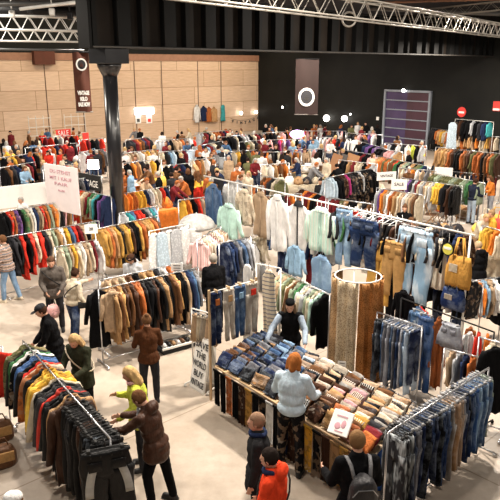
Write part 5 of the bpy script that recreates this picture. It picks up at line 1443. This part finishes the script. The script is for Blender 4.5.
ICAT = dict(folded_sweater='sweater', handbag='bag', hat='hat', shoebox='box', record_crate='crate', vase='vase', crumpled_garment='clothes')
def fill_table(tab, depth, palette, kinds, phrase, step=.36, rows=2, h=.78, sc=1.25):
    a, b, L, rz = tab; n = int(L/step); R3 = Matrix.Rotation(rz, 3, 'Z')
    for r in range(rows):
        for i in range(n):
            k = RND.choice(kinds); c = RND.choice(palette)
            p = V((a.x,a.y,h)) + R3@V((L*(i+.5)/n, depth*(r+.5)/rows, 0))
            o = new_obj(k, IM[k]); o.location = p; o.rotation_euler = (0,0,rz+RND.uniform(-.5,.5)); s = sc*RND.uniform(.85,1.2); o.scale = (s,s,s*RND.uniform(1,1.5)); col(o, c, .2)
            prop(o, f"{CN[c]} {k.replace('_',' ')}, {ordinal(i+1)} from left, {['front','back','rear'][r]} row, {phrase}", ICAT[k], 'goods on the '+phrase)
mix = ['black','charcoal','brown','rust','red','cream','mustard','navy','white','tan','burgundy','grey','orange','chocolate']
cl = ['crumpled_garment','crumpled_garment','folded_sweater','handbag','hat']
def T(pa, pb, name, pal_, kinds, top='white', rows=2, depth=.9, step=.36, cloth=True, sc=1.25):
    tb = stall_table(pa, pb, name+' crowded with goods' if len(name.split()) < 12 else name, depth, top=top, cloth=cloth)
    fill_table(tb, depth, pal_, kinds, name, step, rows, sc=sc)
T((-3,170),(40,163),'dark stall at far left edge',mix,cl,'charcoal')
T((48,163),(78,157),'dark stall behind the pink poster',mix,cl,'charcoal')
T((-3,184),(44,175),'brown stall above white board',['black','brown','tan','chocolate','cream','navy','charcoal','burgundy'],cl,'chocolate')
T((80,163),(106,160),'stall left of the column',['black','navy','white','grey','sky','burgundy'],cl,'charcoal')
T((122,178),(158,172),'orange stall right of column',['orange','mustard','rust','cream','black','tan','yellow'],['vase','handbag','crumpled_garment','shoebox','hat'],'orange')
T((126,188),(170,181),'second orange stall right of column',['orange','navy','grey','white','cream','mustard','tan'],['vase','crumpled_garment','shoebox','hat'],'orange')
T((126,203),(160,197),'third orange stall right of column',['orange','tan','grey','cream','navy'],['crumpled_garment','folded_sweater','hat'],'rust')
T((163,188),(190,183),'yellow stall behind white rack',['mustard','yellow','orange','green','red','cream'],['crumpled_garment','vase','hat','handbag'],'mustard')
T((184,190),(210,185),'red covered stall left of denim shirt',['red','mustard','black','cream','yellow'],['crumpled_garment','vase','hat'],'red')
T((193,176),(224,170),'cream stall under white books',['cream','white','tan','beige'],['shoebox','folded_sweater'],'cream',step=.6,rows=1)
T((186,164),(236,158),'white book stall',['white','cream','silver','tan','pale_blue','grey'],['record_crate','shoebox'],'white',step=.4)
T((222,168),(252,163),'picture crate stall',['silver','white','mustard','grey','cream'],['record_crate','record_crate','shoebox'],'silver',step=.42)
T((284,174),(336,170),'long cream stall behind white shirts',['cream','white','beige','tan','brown','rust'],['shoebox','hat','folded_sweater','crumpled_garment'],'cream',rows=3,depth=1.3)
T((268,186),(330,184),'low stall right behind high rail',['cream','tan','brown','charcoal','white','mustard','olive'],cl,'cream',rows=2)
T((290,160),(312,158),'brown stall beyond cream stall',['tan','mustard','orange','brown','purple'],cl,'tan')
T((264,142),(300,141),'purple lit stall at wall corner',['purple','magenta','pink','silver','orange','teal'],['crumpled_garment','vase','handbag'],'purple',rows=2)
T((300,137),(330,138),'pink stall under round emblem',['pink','white','burgundy','rust','silver'],['crumpled_garment','handbag','hat'],'burgundy')
T((470,232),(502,238),'yellow stall at the right edge',['yellow','mustard','cream','orange','red'],['crumpled_garment','handbag'],'cream',rows=2,step=.3,sc=1.5)
T((478,250),(503,256),'red stall at the right edge',['red','orange','cream','white'],['crumpled_garment','folded_sweater'],'cream',rows=2,step=.3,sc=1.4)
T((374,205),(390,208),'mustard stall behind the tan trousers',['mustard','yellow','tan','charcoal'],['crumpled_garment','folded_sweater'],'mustard',rows=2)
T((425,232),(450,238),'small black crate stall behind bleached jeans',['black','charcoal','cream','tan'],['handbag','crumpled_garment'],'chocolate')
T((402,172),(432,174),'white stall before green coats',['white','silver','cream'],['shoebox','crumpled_garment'],'white',rows=1)
T((340,190),(375,196),'cluttered stall behind indigo jeans',['cream','tan','burgundy','olive','black'],cl,'chocolate')
T((500-60,137),(500-10,142),'floral stall below tall black rack',['mustard','cream','rust','pink','beige'],['crumpled_garment','vase'],'cream',rows=1)
T((150,213),(178,208),'orange topped stall by lace dresses',['orange','tan','white','cream'],['folded_sweater','crumpled_garment'],'orange',rows=1)
# the white folding table
tb = stall_table((453,203),(481,201), 'white folding table with papers right of the mixed coats', .7, .75, 'pale_blue', False)
R3 = Matrix.Rotation(tb[3],3,'Z')
for i in range(3):
    bm = B(); box(bm, (0,0,.005), (.24,.32,.01)); o = obj('paper_sheet', bm, 'paper'); o.location = V((tb[0].x,tb[0].y,.75))+R3@V((.2+.3*i,.35,0)); o.rotation_euler = (0,0,.3*i); prop(o, f'white paper sheet on the folding table, {ordinal(i+1)} from left', 'paper')
def chair(px, py, rz, c, label):
    q = P(px, py, 0); t = empty('folding_chair', q, rz); prop(t, label, 'chair')
    bm = B(); box(bm, (0,0,.45), (.42,.4,.03), bev=.01); o = obj('seat', bm, 'tint', t); col(o, c)
    bm = B(); box(bm, (0,.2,.78), (.42,.03,.2), bev=.01); o = obj('backrest', bm, 'tint', t); col(o, c)
    for s in (-1,1):
        bm = B(); tube(bm, [(s*.2,-.2,0), (s*.2,.2,.88)], .014, 6); o = obj('leg', bm, 'tint', t); col(o, 'tan')
        bm = B(); tube(bm, [(s*.18,.22,0), (s*.18,-.15,.45)], .014, 6); o = obj('leg', bm, 'tint', t); col(o, 'tan')
chair(440,222,.5,'red','red folding chair on the bare floor left of white folding table')
chair(451,221,-.4,'white','white folding chair on the bare floor left of white folding table')
chair(430,226,1.2,'brown','brown folding chair leftmost on the bare floor under mixed coats')
for i, (px, py) in enumerate(((459,212),(464,218),(470,214))):
    q = P(px, py, 0); bm = B(); loft(bm, [[V((a*cos(k*pi/7)*(1+.15*sin(k*2)), a*.8*sin(k*pi/7), z)) for k in range(14)] for z, a in ((0,.28),(.12,.33),(.25,.24),(.3,.1))]); o = obj('sack', bm, 'cloth_plain', None, True); o.location = q; col(o, ['tan','beige','brown'][i]); prop(o, f'{["tan","beige","brown"][i]} cloth sack on the floor under the white folding table', 'sack')
# background clothes racks
def R(pa, pb, spec, phrase, step=.2, sc=1.15, z=1.6):
    rack(pa, pb, z, [s if ' ' in s else s+' coat' for s in spec.split(',')], phrase, 'left', 'rack: '+phrase if len(phrase.split()) > 3 else 'clothes rack, '+phrase, step, sc)
def RB(pa, pb, spec, phrase, step=.2, sc=1.15, z=1.6):
    a = P(*pa, z); b = P(*pb, z); clothes_rack(a, b, 'clothes rack that carries the '+phrase, rad=.02)
    fill_rack(a, b, [s if ' ' in s else s+(' coat',' jacket')[q % 2] for q, s in enumerate(spec.split(','))], phrase, 'left', step, sc)
RB((126,140),(149,137),'charcoal,burgundy,rust,brown,navy,burgundy,charcoal','burgundy rail under light box',.22,1.35,1.8)
RB((156,141),(192,138),'silver,navy,black,beige,rust,grey,white','grey rail under wall shirts',.25)
RB((160,152),(186,150),'cream,charcoal,sky,pale_blue,grey,black,cream,burgundy,grey','sky blue rail behind black figures',.2)
RB((193,147),(222,141),'silver,burgundy,navy,sky,burgundy,grey,cream,black,charcoal,black','burgundy rail under teal garment',.2,1.2)
RB((196,133),(232,130),'silver shirt,burgundy,charcoal,cream,rust,burgundy,navy,red,black','mixed rail along plywood wall',.25)
RB((222,137),(262,133),'black,charcoal,cream,black,silver,black,cream,burgundy,charcoal','black rail under bunting',.28)
RB((124,153),(158,149),'cream,beige,cream shirt,white,tan,mustard,cream,tan,charcoal','cream rail behind orange stalls',.25)
RB((0,158),(40,152),'black,charcoal,mustard,brown,black,navy,red,black,tan,cream','dark rail at far left',.24)
RB((26,148),(76,143),'charcoal,black,silver,red,red,rust,navy,burgundy,red,red,charcoal','red rail under plywood wall',.26)
RB((36,138),(80,135),'black,burgundy,red,charcoal,red,white,burgundy,black,red,navy','far red rail under red board',.3)
RB((80,140),(104,138),'red,burgundy,black,charcoal,red,navy','burgundy rail left of column',.28)
RB((80,152),(105,149),'white,silver,black,navy,brown,grey','silver rail left of column',.25)
RB((264,133),(300,131),'black,charcoal,brown,pink,black,rust,cream,black','dark rail at wall corner',.28)
RB((300,131),(345,131),'pink,cream,burgundy,white,black,orange,charcoal,silver,pink','pink rail under emblem banner',.28)
RB((318,137),(350,139),'white shirt,pink,cream,charcoal,brown,white','white rail behind brown boards',.28)
RB((348,133),(382,135),'charcoal,pink,black,purple,white,black','purple rail left of roller door',.28)
RB((386,143),(426,146),'silver,black,white,charcoal,white,lime,black,silver,charcoal','white rail before roller door',.26)
RB((240,142),(262,140),'black,olive,cream,charcoal,burgundy,black','olive rail behind navy figure',.28)
RB((264,152),(300,152),'orange,charcoal,cream,teal,black,tan,brown,cream','teal rail behind white tops',.26)
RB((376,148),(402,152),'black,charcoal,pink,silver,tan','short rail above rust coats',.26)
RB((262,176),(284,180),'brown shirt,rust shirt,charcoal shirt,cream shirt,olive shirt','rust rail behind tan shirt',.2)
# wall hung clothes on the plywood
for i, (px, yt, c, k, lab) in enumerate(((195.5,104,'white','shirt','white shirt, first of the garments hung on the plywood wall'),(202,105,'navy','jacket','navy jacket, second of the garments hung on plywood wall'),(207.5,106,'rust','jacket','rust jacket, third of the garments hung on plywood wall'),(212.5,106,'tan','jacket','tan jacket, last of the group hung on plywood wall'),(221.5,104,'teal','dress','teal dress hung alone on the plywood wall'))):
    q, rz = on_wall(px, yt, 'left'); n = V((sin(rz), -cos(rz), 0))
    garment(k, c, 'plain', q+n*.2, rz, lab, None, (1.15,1.4,2.0 if k == 'shirt' else (1.9 if k == 'jacket' else 1.25)))
# scaffold frames on the plywood (grid of thin rails)
for px, py in ((33,118),(68,120)):
    q, rz = on_wall(px, py, 'left'); n = V((sin(rz), -cos(rz), 0)); q = q+n*1.2; t = empty('wire_grid', (q.x,q.y,0), rz); prop(t, 'pale wire display grid against the plywood wall, ' + ('left' if px < 50 else 'right') + ' of two', 'display grid')
    for z in (1.0,1.6,2.2):
        bm = B(); tube(bm, [(-.8,0,z), (.8,0,z)], .025, 6); obj('crossbar', bm, 'steel_white', t)
    for x in (-.8,-.27,.27,.8):
        bm = B(); tube(bm, [(x,0,0), (x,0,2.4)], .025, 6); obj('upright', bm, 'steel_white', t)
# ---- signs and boards
def board(pxl, pxr, yt, yb, Y0, Y1, mat, label, name='board', cat='board', lines=None, lmat='pink_ink', legs=True):
    a = PD(pxl, yb, Y0); b = PD(pxr, yb, Y1); zt = z_at(Y0, yt); zb = a.z
    d = V((b.x-a.x, b.y-a.y, 0)); L = d.length; rz = atan2(d.y, d.x)
    t = empty(name, (a.x, a.y, 0), rz); prop(t, label, cat)
    bm = B(); box(bm, (L/2, 0, (zt+zb)/2), (L, .04, zt-zb), bev=.005); obj('panel', bm, mat, t)
    if legs:
        for x in (.05, L-.05):
            bm = B(); tube(bm, [(x,.04,0), (x,.04,zt)], .02, 6); obj('post', bm, 'chrome', t)
    for (txt, f, w_, sz) in lines or ():
        me = text_mesh(txt, sz, .004, bold=.001); o = new_obj('lettering', me, t, lmat); dx = max(v.co.x for v in me.vertices)-min(v.co.x for v in me.vertices)
        o.rotation_euler = (radians(90),0,0); o.location = (L/2, -.028, zb+(zt-zb)*f); o.scale = (L*w_/dx, 1, 1)
    return t
flat_mat('board_pink', (.85,.78,.78), .7, 0, .05)
flat_mat('lit_white', (1,.98,.95), .6, 0, .02, emit=.6)
board(48,80,163,208,20.3,19.2,'board_pink','tall pale pink poster with pink handwriting left of the column','poster_board','poster',[('DU STEHST',.86,.62,.16), ('MIT 1 KAUF',.72,.66,.16), ('FAIR',.6,.4,.14), ('ALLEN',.46,.2,.09)])
board(-8,48,188,210,20.8,21.9,'paper','long low white partition board at the left edge','partition','partition')
board(78,101,172,187,25,24,'black_paint','black shop board with white lettering between poster and column','shop_board','sign',[('VINTAGE',.4,.8,.36)],'paper')
board(88,99,160,169,27,27,'lit_panel','small glowing white screen left of the column','screen','screen')
board(56,71,130,138,43,43.8,'red_sign','red board with pale text against the plywood wall','red_board','sign',[('SALE',.5,.7,.5)],'paper')
board(83,89,133,142,42,42.3,'red_sign','small red poster left of the column on plywood','red_poster','poster')
for i, (l, r, c) in enumerate(((322,332,(.25,.11,.04)), (331,337,(.05,.04,.035)), (337,349,(.3,.14,.05)))):
    m = 'leanboard%d' % i; flat_mat(m, c, .5)
    q = PD((l+r)/2, 163, 31); q.z = 0
    t = empty('display_board', q, -.3); t.rotation_euler = (radians(-16), radians(16), -.3)
    bm = B(); box(bm, (0,0,1.0), ((r-l)/20,.05,1.5), bev=.01); obj('panel', bm, m, t); bm = B(); box(bm, (0,.1,.4), ((r-l)/24,.06,.8)); obj('stand', bm, 'wood_light', t); prop(t, ['brown slanted display board, leftmost of three behind black rail','narrow dark slanted display board, middle of three','brown slanted display board, rightmost of three'][i], 'board')
q = P(386,186,1.6); card(386.5,176,q.y,.8,.3,'wide white card above the beige coat rail', .35, txt='VINTAGE', name='rail_sign', cat='sign')
card(399,184.5,q.y-.5,.55,.38,'squarer white card lower right of the wide card', -.05, txt='SALE', name='rail_sign', cat='sign')
card(177,268,P(177,268,1.6).y,.26,.2,'white card clipped above the second coat rail', -.1, name='rail_sign', cat='sign')
card(91,229,P(91,231,1.75).y-.3,.32,.24,'white card at the joint of the two left coat rails', .2, txt='20', name='rail_sign', cat='sign')
board(434,452,167,180,27.5,27.2,'paper','pair of white boards behind the mixed coats','white_board','board')
board(404,410,149,162,33,33,'paper','narrow white roll-up before the roller door','roll_up','banner')
# person with cap at the white board
bg(22,199,150,'white','pale_blue','grey haired','grey haired person in white standing at the low white partition',0)
# red shirt on a bust
q = P(314,170,0); t = empty('dress_form', (q.x, q.y, 0), .2); prop(t, 'dress form in red skirt and blue top by the cream stall', 'mannequin')
bm = B(); loft(bm, [[V((a*cos(i*pi/8), .7*a*sin(i*pi/8), z)) for i in range(16)] for z, a in ((.75,.33),(1.0,.28),(1.25,.2))]); o = obj('skirt', bm, 'cloth_plain', t, True); col(o, 'red')
bm = B(); loft(bm, [[V((a*cos(i*pi/8), .7*a*sin(i*pi/8), z)) for i in range(16)] for z, a in ((1.25,.2),(1.4,.26),(1.62,.27),(1.75,.1))]); o = obj('top', bm, 'cloth_plain', t, True); col(o, 'sky')
bm = B(); tube(bm, [(0,0,0), (0,0,.8)], .03, 8); obj('stand', bm, 'plastic_black', t)
bm = B(); ell(bm, (0,0,1.88), (.1,.11,.13)); tube(bm, [(0,0,1.7), (0,0,1.8)], .05, 8); o = obj('head', bm, 'tint', t, True); col(o, 'chocolate')
# purple lit globe
q = P(297,135,1.7); t = empty('glow_sign', (q.x,q.y,0)); prop(t, 'small violet glowing lamp on the purple lit stall', 'lamp')
flat_mat('violet_lamp', (.75,.45,1), .5, emit=6)
bm = B(); ell(bm, (0,0,1.75), (.45,.1,.25)); obj('shade', bm, 'violet_lamp', t, True); bm = B(); tube(bm, [(0,0,0), (0,0,1.6)], .03, 6); obj('stand', bm, 'plastic_black', t)

RB((0,168),(34,162),'black,brown,charcoal,navy,tan,black,cream,burgundy,black,rust','black rail over brown stall',.22,1.1)
RB((44,170),(72,164),'charcoal,rust,black,navy,orange,black,red,cream','orange rail behind pink poster',.22,1.1)
RB((70,180),(100,176),'white shirt,black shirt,grey shirt,navy shirt,silver shirt,brown shirt,black shirt','grey shirt rail above black board',.16,.9)
RB((124,163),(160,159),'black,orange,tan,charcoal,cream,mustard,black,rust','orange rail right behind column',.24,1.05)
RB((163,166),(190,163),'black,charcoal,red,cream,navy,black,mustard','black rail behind black figures',.24,1.0)
RB((190,160),(214,158),'cream,rust,tan,white,brown,black','tan rail before book stall',.24,.95)
RB((226,152),(256,150),'navy,cream,mustard,black,olive,rust,black','navy rail behind picture crates',.24,1.05)
RB((262,165),(288,163),'cream,white,tan,brown,orange,black','cream rail beside cream stall',.24,.95)
RB((288,150),(322,149),'purple,orange,silver,brown,cream,pink,black,tan','purple rail beyond cream stall',.24,1.05)
RB((268,140),(300,139),'pink,charcoal,magenta,silver,purple,cream,black','magenta rail at wall corner',.24,1.1)
RB((340,160),(376,164),'black shirt,tan shirt,burgundy shirt,cream shirt,black shirt,rust shirt,silver shirt','burgundy shirt rail right of boards',.2,1.05)
RB((400,168),(436,171),'cream,silver,orange,white,beige,grey,tan','cream rail behind mixed coats',.2,1.0)
RB((452,133),(500,137),'mustard,cream,rust,tan,beige,orange,cream,gold,brown,cream','mustard rail below tall black rack',.24,1.1)
RB((484,226),(506,232),'yellow shirt,mustard shirt,orange shirt,cream shirt,yellow shirt','yellow shirt rail at right edge',.16,.9)
RB((236,186),(262,186),'brown shirt,charcoal shirt,cream shirt,black shirt,rust shirt,tan shirt,black shirt','brown shirt rail above floral blouse',.17,1.05)
RB((264,196),(300,194),'rust shirt,olive shirt,tan shirt,charcoal shirt,burgundy shirt,orange shirt,brown shirt','olive shirt rail behind white shirts',.16,1.05)
RB((330,198),(372,204),'burgundy shirt,olive shirt,tan shirt,black shirt,cream shirt,charcoal shirt,brown shirt','olive rail behind indigo jeans',.16,1.05)
RB((180,200),(214,196),'mustard shirt,orange shirt,black shirt,red shirt,cream shirt,navy shirt,tan shirt','red shirt rail left of denim shirt',.17,1.05)

# ================================================================ camera and light
cam = bpy.data.cameras.new('camera'); co = bpy.data.objects.new('camera', cam); C.objects.link(co)
cam.sensor_width = 36; cam.sensor_height = 36; cam.lens = 36*F/500; cam.clip_end = 300
co.location = (0,0,CH); co.rotation_euler = (radians(90)-PITCH, 0, 0); S.camera = co
w = bpy.data.worlds.new('world'); S.world = w; w.use_nodes = True
w.node_tree.nodes['Background'].inputs[0].default_value = (1,.93,.86,1); w.node_tree.nodes['Background'].inputs[1].default_value = .16
def area(loc, size, power, c=(1,.9,.78), target=None):
    l = bpy.data.lights.new('hall_or_fill_light', 'AREA'); l.energy = power; l.size = size; l.color = c; l.shape = 'DISK'
    o = bpy.data.objects.new('hall_or_fill_light', l); C.objects.link(o); o.location = loc
    if target is None: target = (loc[0], loc[1]+.01, 0)
    o.rotation_euler = (V(target)-V(loc)).to_track_quat('-Z', 'Y').to_euler()
    return o
for (x, y, pw) in ((-2.5,4.5,420), (2.6,12.4,2300), (-3,11.5,1150), (-9,15,1200), (8,18,1200), (6,5,350), (-13,24,1700), (-3,25,1600), (7,26,1600), (16,28,1400), (-8,36,1700), (3,38,1900), (12,36,1500), (1,49,1300)):
    area((x,y,9.0 if y < 30 else (7.9 if x < 10 else 7.0)), .6, pw*1.15)
area((-13,29,8.9), 1.0, 500, (1,.92,.82), (-12,32,7.6))  # added fill light without a fixture, brightens the two white trusses
# wall washers along the plywood
for f in (.35, .5, .65, .8, .93):
    p = WA.lerp(WC, f); n = V((sin(.67), -cos(.67), 0)); q = p+n*4.5; area((q.x,q.y,8.8), 1.5, 260, (1,.84,.62), (p.x,p.y,3.5))
S.view_settings.view_transform = 'Standard'; S.view_settings.look = 'None'; S.view_settings.gamma = 1; S.view_settings.use_curve_mapping = False
S.view_settings.exposure = -.52
S.cycles.max_bounces = 5
S.cycles.use_denoising = True

# the two lamps on the dark wall and the light box also throw light
bpy.data.scenes.remove(TMP)
